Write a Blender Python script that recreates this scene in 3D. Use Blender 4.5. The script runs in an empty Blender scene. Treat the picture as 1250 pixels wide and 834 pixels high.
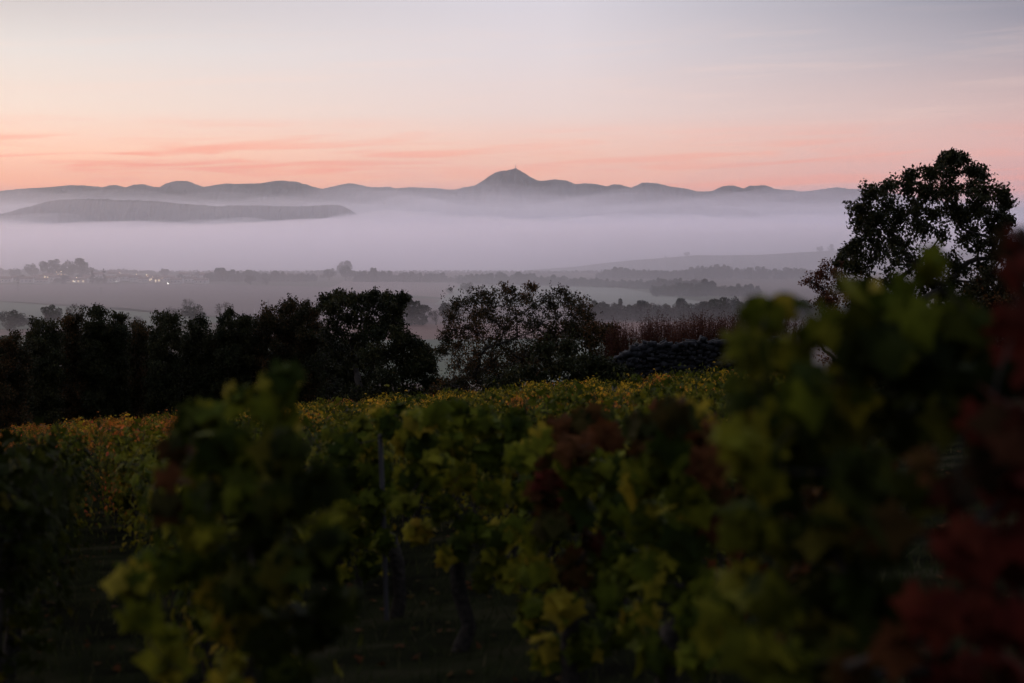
import bpy, math
import numpy as np
from mathutils import Vector

R = math.radians
S = bpy.context.scene
COL = S.collection
F = 1250 * 50 / 36.0                  # focal length in photo pixels
PITCH = math.atan((417 - 268) / F)    # eye level is at row 268 of the photo


def lin(r, g, b):
    return tuple(((c / 255) / 12.92 if c <= 10 else (((c / 255) + 0.055) / 1.055) ** 2.4) for c in (r, g, b)) + (1,)


# ------------------------------------------------------------------ camera
cd = bpy.data.cameras.new('camera')
cam = bpy.data.objects.new('camera', cd)
COL.objects.link(cam)
cam.rotation_euler = (math.pi / 2 - PITCH, 0, 0)
cd.lens, cd.sensor_width = 50, 36
cd.clip_start, cd.clip_end = 0.1, 60000
cd.dof.use_dof = True
cd.dof.focus_distance = 75
cd.dof.aperture_fstop = 1.9
S.camera = cam

# ------------------------------------------------------------------ sky
SUN_AZ, SUN_EL = -38, 1.0             # glow just left of the frame, degrees from +Y
w = bpy.data.worlds.new('World')
S.world = w
w.use_nodes = True
nt = w.node_tree
nt.nodes.clear()
_out = nt.nodes.new('ShaderNodeOutputWorld')


def nd(t, tree=None, **kw):
    n = (tree or nt).nodes.new(t)
    for k, v in kw.items():
        setattr(n, k, v)
    return n


def mth(op, a, b=None, clamp=False, tree=None):
    tree = tree or nt
    n = nd('ShaderNodeMath', tree, operation=op, use_clamp=clamp)
    for i, v in enumerate((a, b)):
        if v is None:
            continue
        if isinstance(v, (int, float)):
            n.inputs[i].default_value = v
        else:
            tree.links.new(v, n.inputs[i])
    return n.outputs[0]


def rng_map(v, a, b, c=0.0, d=1.0, tree=None, smooth=True):
    tree = tree or nt
    n = nd('ShaderNodeMapRange', tree, interpolation_type='SMOOTHSTEP' if smooth else 'LINEAR')
    tree.links.new(v, n.inputs[0])
    for i, x in enumerate((a, b, c, d)):
        n.inputs[i + 1].default_value = x
    return n.outputs[0]


def ramp(v, stops, tree=None):
    tree = tree or nt
    n = nd('ShaderNodeValToRGB', tree)
    e = n.color_ramp.elements
    while len(e) < len(stops):
        e.new(0.5)
    for x, (p, c) in zip(e, stops):
        x.position = p
        x.color = c if len(c) == 4 else tuple(c) + (1,)
    tree.links.new(v, n.inputs[0])
    return n.outputs[0]


def mix(fac, a, b, tree=None, mode='MIX'):
    tree = tree or nt
    n = nd('ShaderNodeMix', tree, data_type='RGBA', blend_type=mode)
    for i, v in ((0, fac), (6, a), (7, b)):
        if isinstance(v, (int, float)):
            n.inputs[i].default_value = v
        elif isinstance(v, tuple):
            n.inputs[i].default_value = v
        else:
            tree.links.new(v, n.inputs[i])
    return n.outputs[2]


tc = nd('ShaderNodeTexCoord')
vn = nd('ShaderNodeVectorMath', operation='NORMALIZE')
nt.links.new(tc.outputs['Generated'], vn.inputs[0])
sx = nd('ShaderNodeSeparateXYZ')
nt.links.new(vn.outputs[0], sx.inputs[0])
el = mth('MULTIPLY', mth('ARCSINE', sx.outputs[2]), 180 / math.pi)
az = mth('MULTIPLY', mth('ARCTAN2', sx.outputs[0], sx.outputs[1]), 180 / math.pi)
elf = mth('DIVIDE', el, 40.0, clamp=True)          # ramp position 1 = 40 degrees up
D = 40.0
left = ramp(elf, [(0, (.98, .28, .12)), (1.2 / D, (1.02, .38, .19)), (2.6 / D, (1.0, .58, .40)), (4.2 / D, lin(236, 214, 198)),
                  (6.5 / D, lin(217, 210, 205)), (9 / D, lin(184, 177, 178)), (15 / D, (.86, .80, .84)), (28 / D, (.95, .90, 1.0)), (1, lin(160, 166, 186))])
mid = ramp(elf, [(0, lin(240, 150, 116)), (1.2 / D, lin(252, 174, 140)), (2.6 / D, lin(240, 190, 168)), (4.2 / D, lin(222, 200, 194)),
                 (6.5 / D, lin(210, 200, 203)), (9 / D, lin(198, 194, 203)), (15 / D, (.84, .78, .86)), (28 / D, (.95, .90, 1.02)), (1, lin(160, 166, 186))])
right = ramp(elf, [(0, lin(196, 138, 142)), (1.2 / D, lin(216, 154, 148)), (2.6 / D, lin(218, 168, 160)), (4.2 / D, lin(200, 170, 166)),
                   (6.5 / D, lin(156, 149, 158)), (9 / D, lin(108, 114, 132)), (15 / D, (.60, .58, .68)), (28 / D, (.82, .80, .92)), (1, lin(160, 166, 186))])  # high unseen stops are brightened in all three ramps to light the fog
front = mix(rng_map(az, 2, 20, smooth=False), mix(rng_map(az, -20, 0, smooth=False), left, mid), right)
back = ramp(elf, [(0, lin(50, 50, 60)), (5 / D, lin(60, 60, 74)), (18 / D, lin(100, 104, 122)), (1, lin(160, 166, 186))])
aabs = mth('ABSOLUTE', mth('ADD', az, 18))
sky = mix(rng_map(aabs, 48, 112), front, back)
# wisps of high cloud, stretched sideways in direction space
def wisps(sa, se, off, lo, hi, det=4):
    cv = nd('ShaderNodeCombineXYZ')
    nt.links.new(mth('MULTIPLY', az, sa), cv.inputs[0])
    nt.links.new(mth('MULTIPLY', mth('ADD', el, mth('MULTIPLY', az, -0.035)), se), cv.inputs[1])
    cv.inputs[2].default_value = off
    ns = nd('ShaderNodeTexNoise')
    ns.inputs['Scale'].default_value = 1.0
    ns.inputs['Detail'].default_value = det
    ns.inputs['Distortion'].default_value = 0.7
    nt.links.new(cv.outputs[0], ns.inputs['Vector'])
    return rng_map(ns.outputs['Fac'], lo, hi)
low = mth('MULTIPLY', rng_map(el, 0.4, 1.3), rng_map(el, 4.4, 2.0))
c1 = mth('MULTIPLY', wisps(0.15, 2.3, 3.1, 0.44, 0.66, 6), low)
c1 = mth('MULTIPLY', c1, rng_map(az, 6, -16, 0.42, 0.9))
c1 = mth('MULTIPLY', c1, wisps(0.05, 0.5, 21.0, 0.30, 0.56, 2))
sky = mix(c1, sky, (.93, .29, .18, 1))
c2 = mth('MULTIPLY', wisps(0.11, 1.9, 9.4, 0.48, 0.70, 6), mth('MULTIPLY', rng_map(el, 2, 4), rng_map(el, 9, 6)))
sky = mix(mth('MULTIPLY', c2, 0.18), sky, lin(238, 206, 192))
sky = mix(rng_map(el, -0.2, -4.0), sky, lin(40, 36, 38))   # below eye level: dark land
nish = nd('ShaderNodeTexSky', sky_type='NISHITA', sun_disc=False)
nish.sun_elevation = R(SUN_EL)
nish.sun_rotation = R(SUN_AZ)
bg1 = nd('ShaderNodeBackground')
nt.links.new(nish.outputs[0], bg1.inputs[0])
bg1.inputs[1].default_value = 0.008
bg2 = nd('ShaderNodeBackground')
nt.links.new(sky, bg2.inputs[0])
bg2.inputs[1].default_value = 1.2
ad = nd('ShaderNodeAddShader')
nt.links.new(bg1.outputs[0], ad.inputs[0])
nt.links.new(bg2.outputs[0], ad.inputs[1])
nt.links.new(ad.outputs[0], _out.inputs['Surface'])

# afterglow of the sun that has just set: one weak, wide, warm sun lamp from the glow
sd = bpy.data.lights.new('sun', 'SUN')
sd.energy, sd.angle, sd.color = 0.22, R(25), (1.0, 0.70, 0.48)
sun = bpy.data.objects.new('sun', sd)
COL.objects.link(sun)
_d = Vector((math.sin(R(SUN_AZ - 12)) * math.cos(R(22)), math.cos(R(SUN_AZ - 12)) * math.cos(R(22)), math.sin(R(22))))
sun.rotation_euler = _d.to_track_quat('Z', 'Y').to_euler()

S.view_settings.view_transform = 'Standard'
S.view_settings.look = 'None'
S.view_settings.exposure = 0
S.view_settings.gamma = 1
S.view_settings.use_curve_mapping = False
cy = S.cycles
cy.max_bounces, cy.diffuse_bounces, cy.transmission_bounces = 16, 3, 3
cy.volume_bounces, cy.transparent_max_bounces = 14, 8
cy.use_denoising = True

# ------------------------------------------------------------------ helpers


def ray(px, py):
    a, b = (px - 625) / F, (417 - py) / F
    return a, math.cos(PITCH) + b * math.sin(PITCH), -math.sin(PITCH) + b * math.cos(PITCH)


def at(px, py, d):
    """World point seen at photo pixel (px, py) at forward distance d."""
    x, y, z = ray(px, py)
    return np.array((x / y * d, d, z / y * d))


VALLEY = -80.0


def ground_z(x, y):
    x, y = np.asarray(x, float), np.asarray(y, float)
    yc = np.minimum(y, 75)
    side = 0.08 * np.clip(x, -40, 40) * np.clip(1 - (y - 60) / 260, 0, 1)
    z = -(1.6 + 0.113 * yc) + side
    z = z - 0.175 * np.clip(y - 75, 0, None)
    z = z + 0.03 * np.sin(x * 0.9 + 0.5 * y) * np.clip((70 - y) / 50, 0, 1)
    z = np.maximum(z, VALLEY)
    t = np.clip((y - 2250) / 700, 0, 1)          # unseen floor dropped here so the deeper fog looks brighter
    return z - 320 * t * t * (3 - 2 * t)


def link(o, parent=None):
    COL.objects.link(o)
    if parent is not None:
        o.parent = parent
    return o


def tag(o, label=None, cat=None, group=None, kind=None):
    for k, v in (('label', label), ('category', cat), ('group', group), ('kind', kind)):
        if v:
            o[k] = v
    return o


def thing(name, label, cat, loc, rz=0.0, group=None):
    o = bpy.data.objects.new(name, None)
    o.empty_display_size = 0.1
    o.location = loc
    o.rotation_euler = (0, 0, rz)
    link(o)
    return tag(o, label, cat, group)


class MB:
    """Collects triangles and quads with a per-vertex tint; build() links ONE mesh object."""

    def __init__(self):
        self.v, self.f3, self.f4, self.t, self.n = [], [], [], [], 0

    def add(self, v, tris=None, quads=None, tint=0.5):
        v = np.asarray(v, float).reshape(-1, 3)
        if tris is not None and len(tris):
            self.f3.append(np.asarray(tris, int).reshape(-1, 3) + self.n)
        if quads is not None and len(quads):
            self.f4.append(np.asarray(quads, int).reshape(-1, 4) + self.n)
        self.v.append(v)
        self.t.append(np.broadcast_to(np.asarray(tint, float), (len(v),)).copy())
        self.n += len(v)

    def tube(self, pts, rad, sides=6, tint=0.5):
        pts = np.asarray(pts, float)
        n = len(pts)
        rad = np.broadcast_to(np.asarray(rad, float), (n,))
        tg = np.gradient(pts, axis=0)
        tg /= np.linalg.norm(tg, axis=1)[:, None] + 1e-9
        ref = np.array((0.31, 0.95, 0.05)) if abs(tg[0][2]) > 0.7 else np.array((0, 0, 1.0))
        u = np.cross(tg, ref)
        u /= np.linalg.norm(u, axis=1)[:, None] + 1e-9
        v = np.cross(tg, u)
        a = np.arange(sides) * 2 * math.pi / sides
        ring = pts[:, None] + rad[:, None, None] * (np.cos(a)[None, :, None] * u[:, None] + np.sin(a)[None, :, None] * v[:, None])
        i = np.arange(n - 1)[:, None] * sides
        j = np.arange(sides)[None]
        k = (j + 1) % sides
        q = np.stack([i + j, i + k, i + sides + k, i + sides + j], -1).reshape(-1, 4)
        vs = np.concatenate([ring.reshape(-1, 3), pts[-1:] + tg[-1:] * rad[-1]])
        tri = np.stack([(n - 1) * sides + j[0], (n - 1) * sides + k[0], np.full(sides, n * sides)], -1)
        self.add(vs, tri, q, tint)

    def box(self, c, s, rz=0.0, tint=0.5, taper=1.0):
        c, s = np.asarray(c, float), np.asarray(s, float) / 2
        k = np.array([(x, y, z) for z in (-1, 1) for y in (-1, 1) for x in (-1, 1)], float) * s
        k[4:, :2] *= taper
        ca, sa = math.cos(rz), math.sin(rz)
        k = np.stack([k[:, 0] * ca - k[:, 1] * sa, k[:, 0] * sa + k[:, 1] * ca, k[:, 2]], 1) + c
        self.add(k, None, [(0, 2, 3, 1), (4, 5, 7, 6), (0, 1, 5, 4), (2, 6, 7, 3), (0, 4, 6, 2), (1, 3, 7, 5)], tint)

    def arrays(self):
        v = np.concatenate(self.v)
        f3 = np.concatenate(self.f3) if self.f3 else np.zeros((0, 3), int)
        f4 = np.concatenate(self.f4) if self.f4 else np.zeros((0, 4), int)
        return v, f3, f4, np.concatenate(self.t)

    def mesh(self, name, m, smooth=False):
        v, f3, f4, t = self.arrays()
        me = bpy.data.meshes.new(name)
        me.vertices.add(len(v))
        me.vertices.foreach_set('co', v.astype(np.float32).ravel())
        nl = f3.size + f4.size
        me.loops.add(nl)
        me.loops.foreach_set('vertex_index', np.concatenate([f3.ravel(), f4.ravel()]).astype(np.int32))
        npoly = len(f3) + len(f4)
        me.polygons.add(npoly)
        st = np.concatenate([np.arange(len(f3)) * 3, f3.size + np.arange(len(f4)) * 4]).astype(np.int32)
        me.polygons.foreach_set('loop_start', st)
        me.update(calc_edges=True)
        me.validate()
        a = me.attributes.new('tint', 'FLOAT', 'POINT')
        a.data.foreach_set('value', t.astype(np.float32))
        if smooth:
            me.polygons.foreach_set('use_smooth', np.ones(len(me.polygons), bool))
        me.materials.append(m)
        return me

    def build(self, name, m, parent=None, smooth=False):
        return link(bpy.data.objects.new(name, self.mesh(name, m, smooth)), parent)


# ---- leaves: a template stamped many times
def vine_leaf():
    ang = np.array([-90, -62, -35, -8, 12, 38, 62, 90, 118, 142, 168, 188, 215, 242]) * math.pi / 180
    rad = np.array([0.10, 0.42, 0.44, 0.34, 0.56, 0.40, 0.42, 0.66, 0.42, 0.40, 0.56, 0.34, 0.44, 0.42])
    b = np.stack([np.cos(ang) * rad, np.sin(ang) * rad, -0.35 * rad ** 2 + 0.05 * np.sin(ang * 5)], 1)
    v = np.concatenate([[(0, 0, 0.03)], b])
    n = len(b)
    return v, np.array([(0, 1 + i, 1 + (i + 1) % n) for i in range(n)])


def vine_leaf_small():
    ang = np.array([-90, -40, 5, 45, 90, 135, 175, 220]) * math.pi / 180
    rad = np.array([0.12, 0.46, 0.52, 0.38, 0.62, 0.38, 0.52, 0.46])
    b = np.stack([np.cos(ang) * rad, np.sin(ang) * rad, -0.35 * rad ** 2], 1)
    v = np.concatenate([[(0, 0, 0.03)], b])
    n = len(b)
    return v, np.array([(0, 1 + i, 1 + (i + 1) % n) for i in range(n)])


LEAF_V, LEAF_S = vine_leaf(), vine_leaf_small()
LEAF_O = (np.array([(0, -0.5, 0), (0.27, -0.05, 0.06), (0, 0.5, 0), (-0.27, -0.05, 0.06)]), np.array([(0, 1, 2), (0, 2, 3)]))


def stamp(mb, rng, c, size, tmpl=LEAF_O, tint=0.5, up=None, spread=1.0):
    """Leaves at centres c; `up` (n,3) is the direction their faces tend to, spread how far they stray."""
    c = np.asarray(c, float).reshape(-1, 3)
    n = len(c)
    if n == 0:
        return
    nz = rng.normal(size=(n, 3)) * spread
    if up is not None:
        nz = nz + up
    nz /= np.linalg.norm(nz, axis=1)[:, None] + 1e-9
    t = rng.normal(size=(n, 3)) * 0.6 + (0, 0, -1.0)     # tips hang down
    x = np.cross(t, nz)
    x /= np.linalg.norm(x, axis=1)[:, None] + 1e-9
    y = np.cross(nz, x)
    tv, tf = tmpl
    sz = np.broadcast_to(np.asarray(size, float), (n,))
    curl = rng.uniform(0.3, 1.8, n)
    v = c[:, None] + sz[:, None, None] * (tv[None, :, 0:1] * x[:, None] + tv[None, :, 1:2] * y[:, None] + tv[None, :, 2:3] * nz[:, None] * curl[:, None, None])
    f = tf[None] + (np.arange(n) * len(tv))[:, None, None]
    tn = np.repeat(np.broadcast_to(np.asarray(tint, float), (n,)), len(tv))
    mb.add(v.reshape(-1, 3), f.reshape(-1, 3), None, tn)


def ball(rng, n, hollow=0.0):
    d = rng.normal(size=(n, 3))
    d /= np.linalg.norm(d, axis=1)[:, None] + 1e-9
    return d * (hollow + (1 - hollow) * rng.uniform(0, 1, n) ** (1 / 3))[:, None]


# ------------------------------------------------------------------ materials
def newmat(name):
    m = bpy.data.materials.new(name)
    m.use_nodes = True
    t = m.node_tree
    t.nodes.clear()
    return m, t, t.nodes.new('ShaderNodeOutputMaterial')


def leaf_mat(name, stops, trans=0.3, rough=0.55, spec=0.25):
    m, t, o = newmat(name)
    a = nd('ShaderNodeAttribute', t, attribute_name='tint')
    c = ramp(a.outputs['Fac'], stops, t)
    tx = nd('ShaderNodeTexCoord', t)
    ns = nd('ShaderNodeTexNoise', t)
    ns.inputs['Scale'].default_value = 14
    ns.inputs['Detail'].default_value = 2
    t.links.new(tx.outputs['Object'], ns.inputs['Vector'])
    hs = nd('ShaderNodeHueSaturation', t)
    t.links.new(c, hs.inputs['Color'])
    t.links.new(rng_map(ns.outputs['Fac'], 0.3, 0.7, 0.65, 1.3, t), hs.inputs['Value'])
    c = hs.outputs[0]
    p = nd('ShaderNodeBsdfPrincipled', t)
    t.links.new(c, p.inputs['Base Color'])
    p.inputs['Roughness'].default_value = rough
    p.inputs['Specular IOR Level'].default_value = spec
    tr = nd('ShaderNodeBsdfTranslucent', t)
    t.links.new(c, tr.inputs[0])
    mx = nd('ShaderNodeMixShader', t)
    mx.inputs[0].default_value = trans
    t.links.new(p.outputs[0], mx.inputs[1])
    t.links.new(tr.outputs[0], mx.inputs[2])
    t.links.new(mx.outputs[0], o.inputs['Surface'])
    return m


def surf_mat(name, c1, c2, scale=4.0, rough=0.9, bump=0.0, stretch=(1, 1, 1), detail=6):
    m, t, o = newmat(name)
    tx = nd('ShaderNodeTexCoord', t)
    mp = nd('ShaderNodeMapping', t)
    mp.inputs['Scale'].default_value = stretch
    t.links.new(tx.outputs['Object'], mp.inputs[0])
    ns = nd('ShaderNodeTexNoise', t)
    ns.inputs['Scale'].default_value = scale
    ns.inputs['Detail'].default_value = detail
    t.links.new(mp.outputs[0], ns.inputs['Vector'])
    c = ramp(ns.outputs['Fac'], [(0.32, c1), (0.68, c2)], t)
    p = nd('ShaderNodeBsdfPrincipled', t)
    t.links.new(c, p.inputs['Base Color'])
    p.inputs['Roughness'].default_value = rough
    p.inputs['Specular IOR Level'].default_value = 0.2
    if bump:
        b = nd('ShaderNodeBump', t)
        b.inputs['Strength'].default_value = bump
        b.inputs['Distance'].default_value = 0.05
        t.links.new(ns.outputs['Fac'], b.inputs['Height'])
        t.links.new(b.outputs[0], p.inputs['Normal'])
    t.links.new(p.outputs[0], o.inputs['Surface'])
    return m


def vol_mat(name, col, dens, g):
    m, t, o = newmat(name)
    v = nd('ShaderNodeVolumePrincipled', t)
    v.inputs['Color'].default_value = col + (1,)
    v.inputs['Density'].default_value = dens
    v.inputs['Anisotropy'].default_value = g
    t.links.new(v.outputs[0], o.inputs['Volume'])
    m.cycles.homogeneous_volume = True
    return m


def glow_mat(name, col, s):
    m, t, o = newmat(name)
    e = nd('ShaderNodeEmission', t)
    e.inputs[0].default_value = col + (1,)
    e.inputs[1].default_value = s
    t.links.new(e.outputs[0], o.inputs['Surface'])
    return m


M = {
    'green': leaf_mat('vine_green', [(0, (.014, .022, .002)), (.5, (.056, .068, .005)), (.85, (.115, .115, .008)), (1, (.20, .15, .014))], spec=.05, rough=.75),
    'olive': leaf_mat('vine_olive', [(0, (.022, .030, .003)), (.45, (.10, .098, .008)), (.8, (.17, .145, .010)), (1, (.24, .15, .013))], spec=.05, rough=.75),
    'yellow': leaf_mat('vine_yellow', [(0, (.05, .06, .007)), (.35, (.24, .17, .014)), (.75, (.62, .34, .028)), (1, (.66, .22, .03))], .4, spec=.04, rough=.75),
    'orange': leaf_mat('vine_orange', [(0, (.05, .045, .006)), (.35, (.22, .10, .014)), (.75, (.50, .15, .028)), (1, (.55, .09, .04))], .4, spec=.04, rough=.75),
    'deep': leaf_mat('vine_green_shaded', [(0, (.006, .009, .001)), (.6, (.020, .025, .003)), (.9, (.04, .042, .004)), (1, (.07, .06, .007))], spec=.04, rough=.75),  # green vine leaf darkened, shade put into its colour
    'red': leaf_mat('vine_red', [(0, (.020, .013, .005)), (.4, (.050, .010, .005)), (.8, (.070, .010, .006)), (1, (.080, .016, .008))], spec=.04, rough=.75),
    'brown': leaf_mat('vine_brown', [(0, (.022, .024, .005)), (.35, (.05, .028, .007)), (.75, (.065, .020, .006)), (1, (.085, .034, .012))], spec=.04, rough=.75),
    'dark': leaf_mat('hedge_leaf', [(0, (.010, .013, .005)), (.6, (.026, .028, .009)), (1, (.055, .044, .013))], 0.15, spec=.05),
    'rust': leaf_mat('rusty_leaf', [(0, (.012, .013, .005)), (.55, (.034, .028, .010)), (1, (.12, .05, .016))], 0.2, spec=.05),
    'dogwood': leaf_mat('dogwood_leaf', [(0, (.022, .008, .005)), (.6, (.075, .022, .010)), (1, (.13, .045, .014))], 0.2, spec=.05),
    'far': leaf_mat('far_leaf', [(0, (.020, .026, .016)), (.6, (.036, .040, .022)), (1, (.07, .055, .03))], 0.1),
    'farbrown': leaf_mat('far_brown_leaf', [(0, (.035, .026, .02)), (.6, (.065, .045, .032)), (1, (.10, .06, .035))], 0.1),
    'bark': surf_mat('bark', (.012, .010, .008), (.045, .036, .028), 30, bump=.5),
    'farbark': surf_mat('far_bark', (.03, .025, .022), (.06, .05, .042), 2),
    'stake': surf_mat('grey_wood', (.06, .055, .055), (.12, .11, .105), 25, stretch=(1, 1, .1)),
    'redstem': surf_mat('red_stem', (.030, .010, .007), (.070, .024, .014), 8),
    'oldpost': surf_mat('weathered_post', (.03, .027, .027), (.075, .068, .068), 25, stretch=(1, 1, .1)),
    'white': surf_mat('pale_plastic', (.45, .45, .47), (.62, .62, .64), 20, rough=.5),
    'stone': surf_mat('dark_stone', (.005, .005, .0055), (.030, .029, .032), 5, bump=.4),
    'render': surf_mat('pale_render', (.55, .51, .47), (.68, .64, .60), .4),
    'tile': surf_mat('roof_tile', (.13, .075, .06), (.21, .12, .095), .8),
    'shutter': surf_mat('dark_window', (.03, .03, .04), (.06, .06, .07), 2, rough=.3),
    'steel': surf_mat('mast_steel', (.10, .10, .11), (.2, .2, .21), 1),
    'hill': surf_mat('forest_hill', (.016, .022, .020), (.035, .042, .036), .012),
    'mount': surf_mat('mountain_forest', (.018, .024, .026), (.034, .040, .040), .004),
    'lamp': glow_mat('lamp_light', (1.0, .74, .46), 11),
    'lampwhite': glow_mat('white_light', (1.0, .93, .85), 15),
    'window': glow_mat('lit_window', (1.0, .70, .42), 2.6),
}

# ------------------------------------------------------------------ ground
gm, t, o = newmat('ground_earth')
tx = nd('ShaderNodeTexCoord', t)
n1 = nd('ShaderNodeTexNoise', t)
n1.inputs['Scale'].default_value = 1.3
n1.inputs['Detail'].default_value = 8
t.links.new(tx.outputs['Object'], n1.inputs['Vector'])
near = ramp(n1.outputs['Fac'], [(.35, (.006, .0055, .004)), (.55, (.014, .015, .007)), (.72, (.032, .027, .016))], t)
mp = nd('ShaderNodeMapping', t)
mp.inputs['Scale'].default_value = (.0022, .006, 1)
mp.inputs['Rotation'].default_value = (0, 0, .12)
t.links.new(tx.outputs['Object'], mp.inputs[0])
vo = nd('ShaderNodeTexVoronoi', t, distance='CHEBYCHEV')
vo.inputs['Scale'].default_value = 1
t.links.new(mp.outputs[0], vo.inputs['Vector'])
sc = nd('ShaderNodeSeparateColor', t)
t.links.new(vo.outputs['Color'], sc.inputs[0])
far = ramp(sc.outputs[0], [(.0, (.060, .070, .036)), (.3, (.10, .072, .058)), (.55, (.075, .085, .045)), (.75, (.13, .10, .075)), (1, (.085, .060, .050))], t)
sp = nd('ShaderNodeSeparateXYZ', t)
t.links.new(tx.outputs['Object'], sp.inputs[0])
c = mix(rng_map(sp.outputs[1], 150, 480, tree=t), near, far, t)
c = mix(rng_map(sp.outputs[1], 2200, 2600, tree=t), c, (.34, .31, .27, 1), t)     # pale ground added, hidden under the fog, to throw light up into it
p = nd('ShaderNodeBsdfPrincipled', t)
p.inputs['Roughness'].default_value = 1
p.inputs['Specular IOR Level'].default_value = 0.0
t.links.new(c, p.inputs['Base Color'])
bm = nd('ShaderNodeBump', t)
bm.inputs['Distance'].default_value = .06
bm.inputs['Strength'].default_value = .7
t.links.new(n1.outputs['Fac'], bm.inputs['Height'])
t.links.new(bm.outputs[0], p.inputs['Normal'])
t.links.new(p.outputs[0], o.inputs['Surface'])

ys = np.concatenate([np.arange(-100, 0, 10), np.arange(0, 80, 1.0), np.geomspace(80, 18000, 70)])
us = np.linspace(-1, 1, 141)
us = np.sign(us) * np.abs(us) ** 1.3
gx = us[None] * (60 + .48 * np.clip(ys, 0, None))[:, None]
gy = np.repeat(ys[:, None], len(us), 1)
gv = np.stack([gx, gy, ground_z(gx, gy)], -1)
ny, nx = gx.shape
i = np.arange(ny - 1)[:, None] * nx + np.arange(nx - 1)[None]
mb = MB()
mb.add(gv.reshape(-1, 3), None, np.stack([i, i + 1, i + nx + 1, i + nx], -1).reshape(-1, 4))
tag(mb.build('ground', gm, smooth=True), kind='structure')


def valley_d(py):
    return -VALLEY * F / (py - 268)


def field(name, pts, c1, c2, lift):
    """A flat field on the valley floor whose corners are seen at these pixels."""
    v = []
    for px, py in pts:
        x, y, z = ray(px, py)
        k = (VALLEY + lift) / z
        v.append((x * k, y * k, VALLEY + lift))
    m = MB()
    m.add(v, [(0, j, j + 1) for j in range(1, len(v) - 1)])
    tag(m.build(name, surf_mat(name + '_soil', c1, c2, .02, 1, stretch=(.25, 1.6, 1))), kind='structure')


field('ploughed_field', [(300, 416), (900, 412), (900, 393), (300, 397)], (.125, .058, .044), (.165, .080, .058), .10)
field('meadow', [(300, 470), (900, 465), (900, 412), (300, 416)], (.050, .070, .040), (.075, .095, .052), .12)
field('ploughed_field', [(-60, 410), (90, 408), (110, 402), (-60, 403)], (.15, .09, .075), (.18, .11, .09), .12)
field('meadow', [(-60, 402), (110, 401), (330, 392), (140, 375), (-60, 364)], (.055, .075, .045), (.085, .10, .062), .12)
field('ploughed_field', [(-60, 364), (140, 375), (330, 392), (560, 396), (480, 352), (230, 346.5), (-60, 348)], (.085, .056, .052), (.115, .074, .068), .16)
field('stubble_field', [(400, 353), (575, 366), (640, 352), (560, 346), (420, 343)], (.16, .115, .10), (.20, .14, .12), .2)
field('meadow', [(530, 372), (900, 376), (760, 352), (640, 348.5), (560, 349)], (.13, .14, .105), (.18, .185, .14), .24)
field('stubble_field', [(420, 378), (760, 392), (900, 388), (575, 366)], (.10, .075, .068), (.14, .10, .085), .2)

# ------------------------------------------------------------------ hills and mountains


def smooth_noise(rng, n, k):
    a = np.convolve(rng.normal(size=n + 4 * k), np.hanning(2 * k + 1), 'same')[2 * k:2 * k + n]
    return a / (a.std() + 1e-9)


def ridge(name, prof, d, base, half, m, seed, rough=.0, nsec=41, step=1.0, bend=0.0):
    """Hill country whose crest at distance d is seen along prof; slopes fall both ways to `base`."""
    rng = np.random.default_rng(seed)
    px = np.arange(prof[0][0], prof[-1][0] + .01, step)
    py = np.interp(px, [q[0] for q in prof], [q[1] for q in prof])
    sec = np.linspace(-1, 1, nsec)
    shape = np.cos(np.clip(np.abs(sec), 0, 1) * math.pi / 2) ** 1.3
    wob = np.stack([smooth_noise(rng, len(px), 14) for _ in sec], 1)
    dd = d + bend * np.sin(px / 170.0)
    crest = np.array([at(a, b, q) for a, b, q in zip(px, py, dd)])
    H = crest[:, 2] - base
    v = np.zeros((len(px), nsec, 3))
    v[:, :, 1] = crest[:, 1:2] + half * sec[None] * (1 + .10 * wob * (np.abs(sec) > .05)[None])
    v[:, :, 0] = crest[:, 0:1]
    v[:, :, 2] = base + H[:, None] * shape[None] * (1 - .12 * np.abs(wob) * (np.abs(sec) > .05)[None])
    n, k = v.shape[:2]
    bump = rng.normal(size=(n, k))
    bump = bump * .7 + 1.0 * np.stack([smooth_noise(rng, n, 2) for _ in range(k)], 1) + .8 * np.stack([smooth_noise(rng, n, 6) for _ in range(k)], 1)
    v[:, :, 2] += bump * rough * d / F * .45
    i = np.arange(n - 1)[:, None] * k + np.arange(k - 1)[None]
    mb = MB()
    mb.add(v.reshape(-1, 3), None, np.stack([i, i + k, i + k + 1, i + 1], -1).reshape(-1, 4))
    return tag(mb.build(name, m, smooth=True), kind='structure')


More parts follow.
